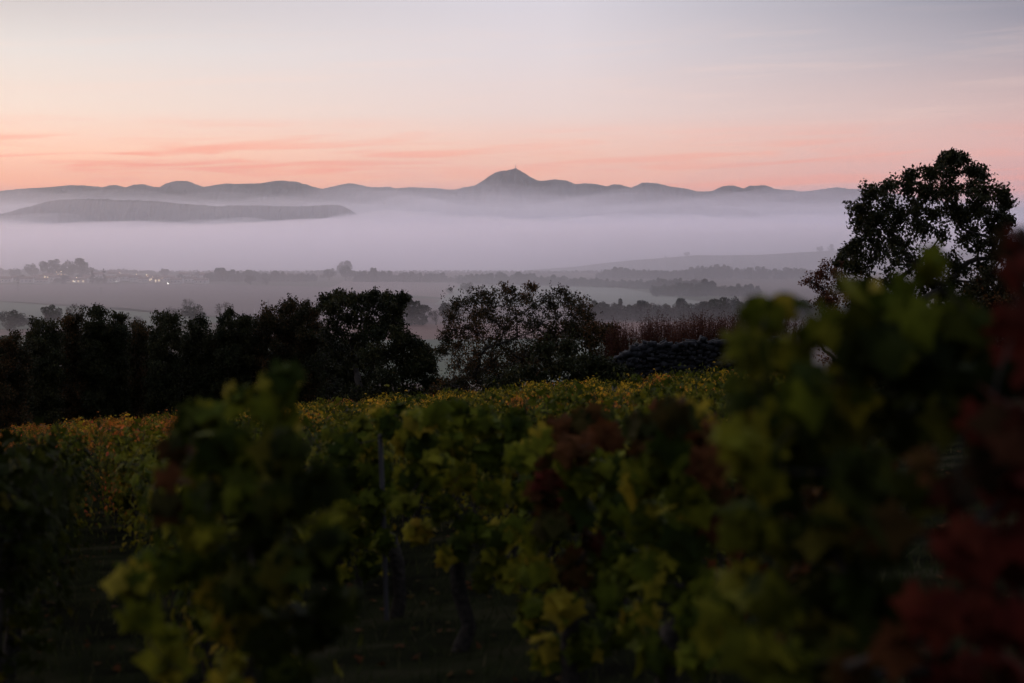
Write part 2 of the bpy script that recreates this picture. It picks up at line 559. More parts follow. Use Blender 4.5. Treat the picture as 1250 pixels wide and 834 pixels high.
MOUNT = [(-120, 240), (-60, 237), (0, 234), (10, 232.2), (38, 230), (67, 228.4), (87, 226.4), (102, 226.4), (120, 228), (128, 228.7), (136, 226.4), (143, 226), (154, 229.2),
         (164, 225.8), (177, 225), (189, 228.7), (196, 228.7), (205, 224.6), (215, 221), (228, 221), (241, 225.6), (250, 229), (259, 226.9), (274, 224.3), (287, 224.6),
         (318, 224), (333, 221.7), (341, 220.5), (361, 222), (372, 224.6), (384, 228.4), (394, 230.7), (407, 228), (420, 224.8), (425, 223.8), (438, 225.3), (448, 228),
         (461, 229), (477, 228), (484, 230), (505, 228.6), (518, 229.4), (535, 230), (543, 231.2), (556, 231.5), (564, 229.4), (579, 227), (589, 221.2), (597, 215.6),
         (605, 210.8), (612, 209), (618, 208.6), (624, 206.9), (629.5, 205.6), (636, 208.7), (643.5, 213.8), (651, 218), (659, 221), (666, 220.5), (677, 219), (690, 220.5),
         (702, 224.8), (713, 223.8), (725, 224.6), (741, 227.4), (748, 225.3), (756, 225.6), (770, 229.4), (779, 225.8), (784, 223), (802, 224), (818, 228), (835, 230.2),
         (851, 233.8), (869, 233.5), (876, 230), (884, 227), (894, 226.6), (907, 230.5), (915, 226.8), (933, 226.4), (945, 231), (964, 232), (980, 234.2), (998, 231.7),
         (1020, 228.6), (1036, 231), (1060, 231), (1090, 237), (1130, 243), (1180, 250), (1212, 256), (1232, 252.5), (1250, 254), (1300, 258), (1370, 262)]
ridge('mountains', MOUNT, 15000, VALLEY - 325, 1900, M['mount'], 1, .34)
ridge('hill', [(-90, 276), (-40, 270), (0, 262), (20, 257.5), (45, 250.5), (60, 246), (80, 244.2), (105, 243.6), (130, 243), (140, 244.6), (160, 245), (190, 246), (215, 248.5),
               (240, 250), (265, 252.4), (280, 251.4), (310, 251), (330, 251.5), (350, 252.5), (375, 252), (405, 250.5), (416, 251), (425, 255), (433, 259.5), (442, 266), (455, 276)],
      7200, VALLEY - 325, 800, M['hill'], 2, .8, step=.35)
ridge('hill', [(330, 277), (430, 268), (490, 265), (560, 268), (640, 277)], 9500, VALLEY - 325, 800, M['hill'], 6, .2)
ridge('hill', [(640, 275), (720, 262), (800, 254), (860, 252.5), (905, 255), (930, 262), (980, 275)], 11500, VALLEY - 325, 800, M['hill'], 3, .2)
ridge('hill', [(640, 330), (700, 326), (735, 321.5), (775, 317.5), (810, 315), (850, 311.5), (880, 311.8), (930, 311), (980, 308), (1030, 305), (1100, 303), (1200, 306), (1300, 318)],
      2700, VALLEY - 325, 430, surf_mat('pasture_hill', (.055, .062, .045), (.08, .085, .062), .02), 4, .05)
mb = MB()
pk = at(629.5, 205.9, 15000)
mb.tube([pk + (0, 0, -8), pk + (0, 0, 10), pk + (0, 0, 48)], [5, 3.2, 1.6], 6)
mb.box(pk + (0, 0, -2), (26, 14, 10))
tag(mb.build('transmitter_mast', M['steel']), 'thin transmitter mast standing on the highest mountain peak', 'mast')

# ------------------------------------------------------------------ air: haze, valley fog, thin veil before the mountains
mb = MB()
mb.box((0, 8875, 150), (18200, 18250 + 250, 2 * 553))
tag(mb.build('haze', vol_mat('haze_air', (.93, .945, 1.0), 2.7e-5, .85)), kind='stuff')


def fog_layer(name, x0, x1, yv, top, bottom, m, seed, amp):
    rng = np.random.default_rng(seed)
    xs = np.linspace(-1, 1, 190)
    y = np.asarray(yv, float)
    tz = np.asarray(top, float)
    bottom = np.broadcast_to(np.asarray(bottom, float), (len(y),))
    n, k = len(y), len(xs)
    X = xs[None] * (x0 + (x1 - x0) * (y - y[0]) / (y[-1] - y[0]))[:, None]
    Y = np.repeat(y[:, None], k, 1)
    Z = np.repeat(tz[:, None], k, 1)
    ph = rng.uniform(0, 6.28, 24)
    wl = rng.uniform(170, 1500, 24)
    th = rng.uniform(-.9, .9, 24)
    und = sum(np.sin((X * np.cos(a) + Y * np.sin(a)) / q * 6.28 + p_) * (q / 900) ** .6 for p_, q, a in zip(ph, wl, th)) / 4.0
    sway = sum(np.sin(X / q + p_ + Y / 5200.0) for q, p_ in ((610, .4), (263, 2.1), (131, 4.0), (88, 1.1))) / 2.2
    Z = Z + (.7 * und + 1.5 * sway) * np.asarray(amp)[:, None]
    up = np.stack([X, Y, Z], -1)
    dn = up.copy()
    dn[:, :, 2] = bottom[:, None]
    v = np.concatenate([up.reshape(-1, 3), dn.reshape(-1, 3)])
    i = np.arange(n - 1)[:, None] * k + np.arange(k - 1)[None]
    q = [np.stack([i, i + 1, i + k + 1, i + k], -1).reshape(-1, 4), np.stack([i, i + k, i + k + 1, i + 1], -1).reshape(-1, 4) + n * k]
    o_ = n * k
    for e in (np.arange(k), np.arange(k)[::-1] + (n - 1) * k):
        q.append(np.stack([e[:-1] + o_, e[1:] + o_, e[1:], e[:-1]], -1))
    for e in (np.arange(n)[::-1] * k, np.arange(n) * k + k - 1):
        q.append(np.stack([e[:-1] + o_, e[1:] + o_, e[1:], e[:-1]], -1))
    mb = MB()
    mb.add(v, None, np.concatenate(q))
    return tag(mb.build(name, m), kind='stuff')


yv = np.concatenate([np.linspace(420, 2600, 14), np.linspace(2750, 14500, 110)])
top = np.interp(yv, [420, 800, 1000, 1400, 1700, 2000, 2500, 3200, 4600, 6500, 14500], [-76, -69, -64, -52, -38, -24, -15, -11, -9, -9, 6])
amp = np.interp(yv, [420, 2200, 4000, 6500, 14500], [1, 2, 8, 20, 18])
FOG = vol_mat('fog_air', (.978, .952, 1.0), 1.6e-3, .84)
fog_layer('valley_fog', 500, 7000, yv, top, ground_z(0 * yv, yv) - 3.0, FOG, 11, amp)
yv = np.linspace(4500, 14300, 80)
fog_layer('mist_veil', 3000, 7300, yv, np.interp(yv, [4500, 14300], [230, 240]), -30, vol_mat('veil_air', (.94, .945, 1.0), 4.5e-5, .84), 12, np.interp(yv, [4500, 14300], [22, 26]))
yv = np.linspace(3300, 14200, 100)
fog_layer('low_mist', 2300, 7200, yv, np.interp(yv, [3300, 4500, 14200], [20, 95, 120]), -34, vol_mat('low_mist_air', (.95, .94, 1.0), 1.9e-4, .84), 14, np.interp(yv, [3300, 5000, 14200], [6, 16, 20]))

# ------------------------------------------------------------------ trees


def skeleton(rng, base, nodes, r0, bend=.12):
    """Limbs from base through the nodes: each node hangs on the nearest node already reached that lies lower or nearer the base."""
    base = np.asarray(base, float)
    done, par, rads = [base], [-1], None
    order = np.argsort([np.linalg.norm(q - base) for q in nodes])
    for k in order:
        q = np.asarray(nodes[k], float)
        cost = [np.linalg.norm(q - a) * (1.25 if a[2] > q[2] + .1 else 1) + .25 * np.linalg.norm(a - base) * 0 for a in done]
        j = int(np.argmin(cost))
        done.append(q)
        par.append(j)
    wgt = np.ones(len(done))
    for k in range(len(done) - 1, 0, -1):
        wgt[par[k]] += wgt[k]
    rad = r0 * (wgt / wgt[0]) ** .75
    segs = []
    for k in range(1, len(done)):
        a, b = done[par[k]], done[k]
        L = np.linalg.norm(b - a)
        tt = np.linspace(0, 1, 6)[:, None]
        off = rng.normal(size=3) * L * bend * .7
        off2 = rng.normal(size=3) * L * bend * .5
        pts = a + (b - a) * tt + off * np.sin(tt * math.pi) + off2 * np.sin(tt * 2 * math.pi) + np.array((0, 0, -.06 * L)) * np.sin(tt * math.pi)
        segs.append((pts, np.linspace(min(rad[par[k]], rad[k] * 1.25), rad[k] * .8, 6)))
    return segs


def px_tree(name, label, cat, d, base_px, clusters, leaf, mat, r0=.12, per=90, depth=1.0, seed=0, twig=8, group=None, tmpl=LEAF_O, tint=(0.0, 1.0), base_sink=.1, sides=6, size_var=.35, bark='bark', loose=1.0):
    """A tree or shrub at distance d whose leafy masses are seen at pixel clusters (px, py, radius px[, density])."""
    rng = np.random.default_rng(seed)
    bx = (base_px - 625) / F * d
    root_p = np.array((bx, d, float(ground_z(bx, d)) - base_sink))
    root = thing(name, label, cat, tuple(root_p), 0, group)
    fw, cr = MB(), MB()
    nodes, sub = [], []
    for cl in clusters:
        px, py, r = cl[:3]
        dn = cl[3] if len(cl) > 3 else 1.0
        dd = d + rng.uniform(-1, 1) * depth
        p_ = at(px, py, dd) - root_p
        nodes.append(p_)
        sub.append((r / F * dd, dn))
    for pts, rr in skeleton(rng, (0, 0, 0), nodes, r0):
        fw.tube(pts, rr, sides)
    for c_, (r, dn) in zip(nodes, sub):
        nt_ = max(3, int(twig * dn))
        tips = c_ + ball(rng, nt_, .55) * r * np.array((1.05, 1.2, .95))
        for q in tips:
            m_ = (c_ + q) / 2 + rng.normal(size=3) * r * .12
            fw.tube([c_, m_, q], [r0 * .09 + .003, r0 * .06 + .002, .0025], 3)
        ns_ = max(4, int(per * dn * .58))
        k = rng.integers(0, nt_, ns_)
        f_ = rng.uniform(.15, 1.2, ns_)[:, None]
        sp_ = c_ + (tips[k] - c_) * f_ + rng.normal(size=(ns_, 3)) * r * .26 * loose
        n = ns_ * 8
        pos = np.repeat(sp_, 8, 0) + rng.normal(size=(n, 3)) * leaf * .62
        ti = np.clip(rng.normal(rng.uniform(tint[0] + .2, tint[1] - .2), .22, n), tint[0], tint[1])
        stamp(cr, rng, pos, 1.05 * leaf * rng.uniform(1 - size_var, 1 + size_var, n), tmpl, ti, up=np.array((0, -.25, .6)), spread=.8)
    fw.build('trunk', M[bark], root, True)
    cr.build('crown', M[mat], root)
    return root


def bush_clusters(rng, x0, x1, top, bottom, r, peak=.5, n=None):
    """Masses filling an upright bush outline between pixel columns x0..x1."""
    out = []
    hw, cx = (x1 - x0) / 2, (x0 + x1) / 2
    y = top + r * .6
    while y < bottom:
        f = (y - top) / max(bottom - top, 1)
        wv = hw * min(1, .5 + 2.8 * f)
        m_ = max(1, int(round(2 * wv / (r * 1.25))))
        for k in range(m_):
            out.append((cx + (peak - .5) * hw * (1 - f) + (((k + .5) / m_) * 2 - 1) * wv * .85 + rng.uniform(-2, 2), y + rng.uniform(-.4, .4) * r, r * rng.uniform(.8, 1.15)))
        y += r * 1.05
    return out


# the lone tree on the right, against the sky
OAK = [(1060, 233, 17), (1050, 252, 13), (1085, 226, 16), (1078, 250, 20), (1108, 224, 16), (1118, 248, 20), (1112, 211, 9), (1138, 212, 15), (1150, 196, 11), (1161, 189, 8), (1174, 192, 7),
       (1160, 208, 15), (1163, 232, 20), (1186, 206, 11), (1198, 210, 10), (1186, 225, 14), (1204, 233, 15), (1222, 232, 11), (1228, 246, 10), (1222, 262, 12), (1230, 268, 7), (1203, 256, 14), (1060, 283, 20),
       (1043, 297, 11), (1030, 308, 10), (1026, 318, 7), (1088, 280, 22), (1056, 315, 20), (1096, 310, 24), (1123, 278, 17, .55), (1142, 258, 15, .8), (1150, 283, 16, .45), (1172, 268, 14, .6),
       (1178, 290, 16, .6), (1196, 298, 16, .8), (1212, 290, 9, .7), (1222, 280, 8, .7), (1214, 308, 13), (1226, 300, 7), (1202, 325, 13), (1146, 312, 23), (1128, 340, 24), (1172, 325, 18), (1184, 348, 16),
       (1088, 345, 24), (1056, 350, 22), (1150, 362, 24), (1105, 375, 24), (1048, 268, 11), (1068, 262, 14), (1098, 262, 16), (1120, 265, 20), (1145, 235, 18), (1100, 295, 22), (1075, 300, 20), (1120, 320, 24), (1160, 340, 22), (1128, 228, 14), (1070, 270, 14), (1040, 325, 14), (1193, 248, 16), (1178, 262, 14), (1208, 272, 12), (1165, 252, 14), (1188, 282, 12, .7)]
px_tree('oak_tree', 'tall dark broadleaf tree alone against the pink sky', 'tree', 45, 1130, [(a, b + 3, c * .86) + tuple(e) for a, b, c, *e in OAK], .115, 'dark', r0=.2, per=112, depth=1.9, seed=3, twig=12, tint=(0, .9))

# bushes on the right, around the lone tree
rg = np.random.default_rng(5)
px_tree('shrub', 'reddish sparse shrub at the left foot of the lone tall tree', 'shrub', 38, 1012, [(998, 333, 11, .5), (990, 345, 10, .5), (1012, 328, 11, .5), (1022, 340, 14, .8), (1005, 352, 13, .7), (1018, 365, 16), (1035, 352, 16), (1002, 372, 14), (1025, 392, 18), (1040, 420, 20), (1000, 410, 16), (1020, 445, 22)],
        .07, 'dogwood', r0=.05, per=110, depth=.5, seed=8, twig=10, tint=(.2, 1))
px_tree('hawthorn_bush', 'dark rounded bush at the right foot of the lone tall tree', 'bush', 41, 1215, bush_clusters(rg, 1170, 1262, 332, 470, 15), .10, 'rust', r0=.08, per=120, depth=.9, seed=9, twig=8)
px_tree('elder_bush', 'dark bush under the lone tree behind the near green vine', 'bush', 43, 1090, bush_clusters(rg, 1020, 1165, 378, 480, 18), .11, 'dark', r0=.08, per=130, depth=1.0, seed=10, twig=8)

# tree in the middle with thin yellowing leaves
WAL = [(560, 372, 11), (550, 388, 9), (576, 366, 10), (590, 360, 10), (600, 372, 13), (616, 355, 7, .6), (627, 356, 6, .5), (648, 350, 6, .7), (640, 362, 7, .6), (622, 368, 12), (580, 385, 14), (604, 392, 15), (630, 385, 14),
       (650, 372, 9, .7), (668, 362, 7, .5), (684, 358, 7, .6), (676, 372, 11), (694, 366, 10), (708, 374, 10), (700, 386, 12), (718, 388, 9), (712, 400, 11), (726, 402, 7), (680, 390, 14), (660, 396, 12, .7), (690, 404, 13), (668, 412, 13, .8),
       (556, 402, 12), (546, 414, 8), (540, 428, 9), (560, 422, 13), (582, 408, 14), (606, 415, 15, .8), (632, 410, 15, .8), (580, 432, 15), (558, 446, 14), (604, 440, 15), (640, 436, 16), (580, 458, 16), (612, 466, 18), (648, 462, 18), (552, 470, 16), (595, 425, 15), (622, 428, 15), (655, 424, 15), (570, 400, 12), (592, 385, 12), (645, 395, 13), (615, 400, 14), (660, 448, 16), (630, 455, 16)]
px_tree('walnut_tree', 'bushy tree with thin yellowing leaves and bare twigs before the green meadow', 'tree', 55, 615, [(a, b, c * 1.12) + tuple(e) for a, b, c, *e in WAL], .085, 'rust', r0=.14, per=120, depth=1.3, seed=12, twig=20, loose=1.5)

# dark tree and shrubs left of the gap
ASH = [(398, 366, 8, .7), (394, 374, 6, .6), (410, 360, 9), (418, 368, 10), (405, 380, 11), (430, 368, 9), (444, 362, 8), (456, 362, 8), (470, 364, 8), (440, 376, 12), (460, 376, 12), (478, 370, 9), (490, 366, 7), (486, 380, 9),
       (474, 388, 12), (450, 392, 14), (425, 390, 13), (410, 398, 14), (486, 394, 7), (400, 412, 16), (435, 410, 16), (465, 406, 15), (395, 440, 20), (430, 440, 20), (460, 436, 20), (400, 475, 22), (440, 475, 22), (430, 500, 20)]
px_tree('ash_tree', 'dark spreading tree with open crown at the right end of the long hedge', 'tree', 62, 436, ASH, .13, 'dark', r0=.18, per=150, depth=1.4, seed=13, twig=11, tint=(0, .9))
px_tree('laurel_bush', 'large dark rounded bush sloping down to the gap with the meadow', 'bush', 60, 480, [(462, 408, 14), (482, 408, 12), (495, 414, 12), (508, 422, 12), (518, 436, 12), (524, 448, 10), (500, 436, 16), (478, 430, 18), (455, 434, 18), (512, 456, 14), (490, 460, 18), (465, 462, 18), (528, 470, 12), (508, 480, 18), (480, 486, 18), (455, 488, 18), (535, 488, 14), (556, 484, 12)],
        .12, 'dark', r0=.09, per=290, depth=1.2, seed=14, twig=9, tint=(0, .9))
HEDGE = [  # x0, x1, top, distance, radius, material, label
    (-45, 32, 412, 60, 12, 'rust', 'low dark bush at the far left end of the hedge'),
    (28, 72, 389, 64, 11, 'dark', 'dark hedge bush with two tufted tops beside the low end bush'),
    (74, 108, 384, 66, 10, 'rust', 'brown-green hedge bush just left of the tallest block of the left hedge'),
    (104, 136, 379, 65, 10, 'dark', 'flat-topped upright hedge bush, tallest of the left hedge'),
    (132, 154, 384, 66, 9, 'dark', 'narrow pointed hedge bush right beside the flat-topped one'),
    (148, 184, 399, 68, 10, 'rust', 'low thin-twigged hedge bush in the dip below the misty trees'),
    (180, 216, 387, 64, 10, 'dark', 'twin-tufted hedge bush after the dip in the hedge'),
    (218, 264, 394, 66, 11, 'dark', 'broad low hedge bush between the twin-tufted bush and the narrow pair'),
    (262, 287, 383, 65, 9, 'dark', 'narrow upright hedge bush with a spike on top'),
    (286, 306, 385, 66, 8, 'dark', 'slim hedge bush close behind the spiked one'),
    (304, 320, 390, 67, 7, 'dark', 'slimmest low hedge bush before the tawny ones'),
    (316, 346, 378, 66, 10, 'rust', 'tawny hedge bush with loose pointed top'),
    (340, 372, 368, 67, 10, 'rust', 'tall tawny hedge bush with feathery tips'),
    (364, 398, 371, 66, 10, 'rust', 'tawny-topped hedge bush leaning on the spreading dark tree'),
]
for k, (x0, x1, tp, d, r, mt, lb) in enumerate(HEDGE):
    rg = np.random.default_rng(100 + k)
    cl = [c_ + (1.15,) if c_[1] > tp + 30 else c_ for c_ in bush_clusters(rg, x0, x1, tp, 520, r, rg.uniform(.2, .8))]
    px_tree('hedge_bush', lb, 'bush', d, (x0 + x1) / 2, cl, .10, mt, r0=.09, per=185, depth=.9, seed=200 + k, twig=8, group='bushes of the long hedge behind the vineyard', tint=(0, .9), sides=5)
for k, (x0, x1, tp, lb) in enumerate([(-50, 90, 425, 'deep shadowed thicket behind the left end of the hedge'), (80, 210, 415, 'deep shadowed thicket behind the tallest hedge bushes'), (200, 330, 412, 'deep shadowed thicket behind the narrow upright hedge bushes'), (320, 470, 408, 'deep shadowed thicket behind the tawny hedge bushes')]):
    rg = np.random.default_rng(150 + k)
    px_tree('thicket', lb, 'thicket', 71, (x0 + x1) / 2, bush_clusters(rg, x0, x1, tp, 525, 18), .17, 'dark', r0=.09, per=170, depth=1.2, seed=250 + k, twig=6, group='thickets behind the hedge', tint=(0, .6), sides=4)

# shrubs to the right of the middle tree
rg = np.random.default_rng(61)
MIDS = [
    ('bramble_bush', 'low bramble mound at the right foot of the middle tree', 'bush', 47, 670, [(715, 446, 12), (738, 447, 11), (752, 455, 11), (745, 466, 12), (720, 462, 13), (765, 464, 9), (600, 478, 14), (625, 468, 15), (650, 458, 15), (675, 450, 15), (700, 444, 14), (665, 432, 14), (690, 424, 14), (640, 484, 15), (670, 474, 16), (700, 466, 16), (725, 452, 14), (605, 492, 14), (690, 488, 16)], .12, 'dark', 150),
    ('thorn_bush', 'dull brown-green bush between the middle tree and the red stems', 'bush', 54, 715, [(672, 412, 13), (700, 404, 12), (724, 403, 11), (744, 402, 9), (668, 428, 15), (692, 422, 15), (716, 416, 14), (738, 408, 10, .7), (748, 420, 14), (728, 434, 16), (700, 440, 16), (756, 440, 15), (735, 452, 14)], .12, 'rust', 130),
    ('thorn_bush', 'dark leafy undergrowth in the bottom of the gap before the meadow', 'bush', 57, 555, [(575, 452, 14), (600, 446, 15), (626, 442, 15), (650, 438, 15), (590, 466, 15), (615, 462, 15), (645, 458, 15), (530, 478, 12), (548, 472, 12), (566, 470, 13), (540, 492, 14), (565, 492, 14), (590, 488, 14)], .12, 'rust', 130),
]
for k, (nm, lb, ct, d, bx, cl, lf, mt, per) in enumerate(MIDS):
    px_tree(nm, lb, ct, d, bx, cl, lf, mt, r0=.06, per=per, depth=.8, seed=300 + k, twig=9)


def stem_shrub(label, d, x0, x1, top, bottom, n, seed):
    """Many thin upright reddish stems with small leaves."""
    rng = np.random.default_rng(seed)
    bx = ((x0 + x1) / 2 - 625) / F * d
    rp = np.array((bx, d, float(ground_z(bx, d))))
    root = thing('dogwood_shrub', label, 'shrub', tuple(rp), 0, 'red-stemmed shrubs above the dry-stone wall')
    st, lv = MB(), MB()
    for k in range(n):
        px = rng.uniform(x0, x1)
        tpx = px + rng.normal() * 8
        tp = top + 5 * math.sin(px * .11 + seed) + abs(rng.normal()) * 11 - (8 if rng.uniform() < .06 else 0)
        dd = d + rng.uniform(-.8, .8)
        a = np.array((bx + ((px - (x0 + x1) / 2) * .7) / F * d, dd, 0)) - (rp[0], rp[1], 0)
        a[0] = ((px - (x0 + x1) / 2) * .8) / F * d
        b = at(tpx, tp, dd) - rp
        mid = a * .45 + b * .55 + rng.normal(size=3) * .08
        st.tube([a, mid, b], [.018, .012, .005], 4)
        for q in range(rng.integers(1, 4)):
            s_ = rng.uniform(.5, .9)
            c_ = a + (b - a) * s_
            st.tube([c_, c_ + rng.normal(size=3) * .07 + (0, 0, .16), c_ + rng.normal(size=3) * .10 + (0, 0, .34)], [.006, .004, .002], 3)
        m_ = rng.integers(150, 220)
        s_ = rng.uniform(.25, 1.0, m_)[:, None]
        stamp(lv, rng, a + (b - a) * s_ ** .8 + rng.normal(size=(m_, 3)) * (.10, .12, .12), .045 * rng.uniform(.6, 1.3, m_), LEAF_O, np.clip(rng.normal(.5, .28, m_), 0, 1), spread=1)
    st.build('stem', M['redstem'], root)
    lv.build('crown', M['dogwood'], root)


stem_shrub('thin red-brown shrub behind the left, lower end of the wall', 53, 738, 790, 399, 430, 120, 41)
stem_shrub('red-brown shrub with one dark twig above the middle of the wall', 52, 780, 836, 390, 430, 150, 42)
stem_shrub('tallest reddest shrub of twiggy stems above the right end of the wall', 51, 826, 905, 385, 430, 210, 43)
stem_shrub('red-brown shrub half hidden behind the near green vine', 50, 895, 985, 388, 430, 150, 44)

# dry-stone wall under the red shrubs
rg = np.random.default_rng(77)
mb = MB()
WT = [(672, 476), (700, 464), (740, 446), (765, 434), (780, 424), (800, 421), (830, 422), (860, 418), (960, 416)]
xs_w = np.arange(672, 960, 5.2)
ic = bpy.data.meshes.new('tmp')
ico = np.array([(x, y, z) for x in (-1, 1) for y in (-1, 1) for z in (-1, 1)], float)
for px in xs_w:
    d = 48.6
    tz = at(px, np.interp(px, [q[0] for q in WT], [q[1] for q in WT]), d)
    gz = float(ground_z(tz[0], d)) - .15
    z = gz
    while z < tz[2]:
        h = rg.uniform(.08, .24)
        for dy in (0, .34):
            s = np.array((rg.uniform(.14, .36), rg.uniform(.3, .42), h * rg.uniform(.85, 1.1)))
            q = ico * s / 2 * rg.uniform(.6, 1.12, (8, 3))
            ca, sa = math.cos(rg.normal() * .25), math.sin(rg.normal() * .25)
            q = np.stack([q[:, 0] * ca - q[:, 2] * sa, q[:, 1], q[:, 0] * sa + q[:, 2] * ca], 1)
            mb.add(q + (tz[0] + rg.normal() * .03, d + dy + rg.normal() * .05, z + h / 2), None, [(0, 1, 3, 2), (4, 6, 7, 5), (0, 4, 5, 1), (2, 3, 7, 6), (0, 2, 6, 4), (1, 5, 7, 3)])
        z += h
tag(mb.build('stone_wall', M['stone']), 'dark dry-stone wall stepping down behind the yellow vines', 'wall')

# ------------------------------------------------------------------ far trees in the valley


def far_tree_mesh(seed, kind):
    """Tree 10 m tall at the origin: crown and trunk meshes."""
    rng = np.random.default_rng(seed)
    cr, tr = MB(), MB()
    blobs = []
    if kind == 'round':
        for _ in range(15):
            b = ball(rng, 1, .3)[0]
            blobs.append((np.array((b[0] * 3.6, b[1] * 3.6, 5.6 + b[2] * 3.3)), rng.uniform(1.1, 1.9)))
    elif kind == 'tall':
        for _ in range(26):
            z = rng.uniform(.7, 9.0)
            wv = 3.3 * math.sin(min(1, (10 - z) / 6.5) * math.pi / 2)
            blobs.append((np.array((rng.normal() * wv * .5, rng.normal() * wv * .5, z)), rng.uniform(.8, 1.5)))
    elif kind == 'spire':
        for _ in range(14):
            z = rng.uniform(1.0, 9.4)
            wv = .25 + 1.9 * (1 - z / 10)
            blobs.append((np.array((rng.normal() * wv * .5, rng.normal() * wv * .5, z)), .35 + .9 * (1 - z / 10)))
    elif kind == 'wide':
        for _ in range(20):
            b = ball(rng, 1, .2)[0]
            blobs.append((np.array((b[0] * 5.6, b[1] * 4.5, 4.6 + b[2] * 3.6 - .05 * b[0] ** 2)), rng.uniform(1.2, 2.0)))
    per = 120 if kind != 'bare' else 30
    if kind == 'bare':
        for _ in range(16):
            b = ball(rng, 1, .4)[0]
            blobs.append((np.array((b[0] * 3.6, b[1] * 3.6, 5.9 + b[2] * 3.4)), rng.uniform(1.1, 1.7)))
    tr.tube([(0, 0, -.3), (.1, 0, 1.6), (0, .1, 4.2)], [.42, .3, .18], 6)
    for c_, r in blobs:
        n = int(per * r)
        stamp(cr, rng, c_ + ball(rng, n, .25) * r, (.62 if kind != 'bare' else .4) * rng.uniform(.6, 1.3, n), LEAF_O, np.clip(rng.normal(.4, .25, n), 0, 1))
        a = np.array((0, 0, rng.uniform(1.4, 4)))
        tr.tube([a, (a + c_) / 2 + (0, 0, -.3), c_], [.14, .09, .04], 4)
        if kind == 'bare':
            for _ in range(8):
                q = c_ + ball(rng, 1, .8)[0] * r * 1.2
                tr.tube([c_, q], [.06, .03], 3)
    return cr, tr


FT = {}
for s_, kd in enumerate(('round', 'tall', 'spire', 'wide', 'bare')):
    for v_ in range(2):
        cr, tr = far_tree_mesh(500 + s_ * 10 + v_, kd)
        FT[(kd, v_)] = (cr.mesh('crown', M['far']), tr.mesh('trunk', M['farbark']), cr.arrays())


def far_tree(px, ybase, ytop, kind, label, mat='far', wide=1.0, var=0, d=None, name='tree', base=None):
    d = d or valley_d(ybase)
    zb = VALLEY if base is None else at(px, base, d)[2]
    h = (at(px, ytop, d)[2] - zb)
    root = thing(name, label, 'tree', ((px - 625) / F * d, d, zb), (px * 1.7) % 6.28, 'trees out in the misty valley')
    s = h / 10.0
    root.scale = (s * wide, s * wide, s)
    for nm, me, m_ in (('crown', FT[(kind, var)][0], mat), ('trunk', FT[(kind, var)][1], 'farbark')):
        o_ = link(bpy.data.objects.new(nm, me), root)
        o_.material_slots[0].link = 'OBJECT'
        o_.material_slots[0].material = M[m_]


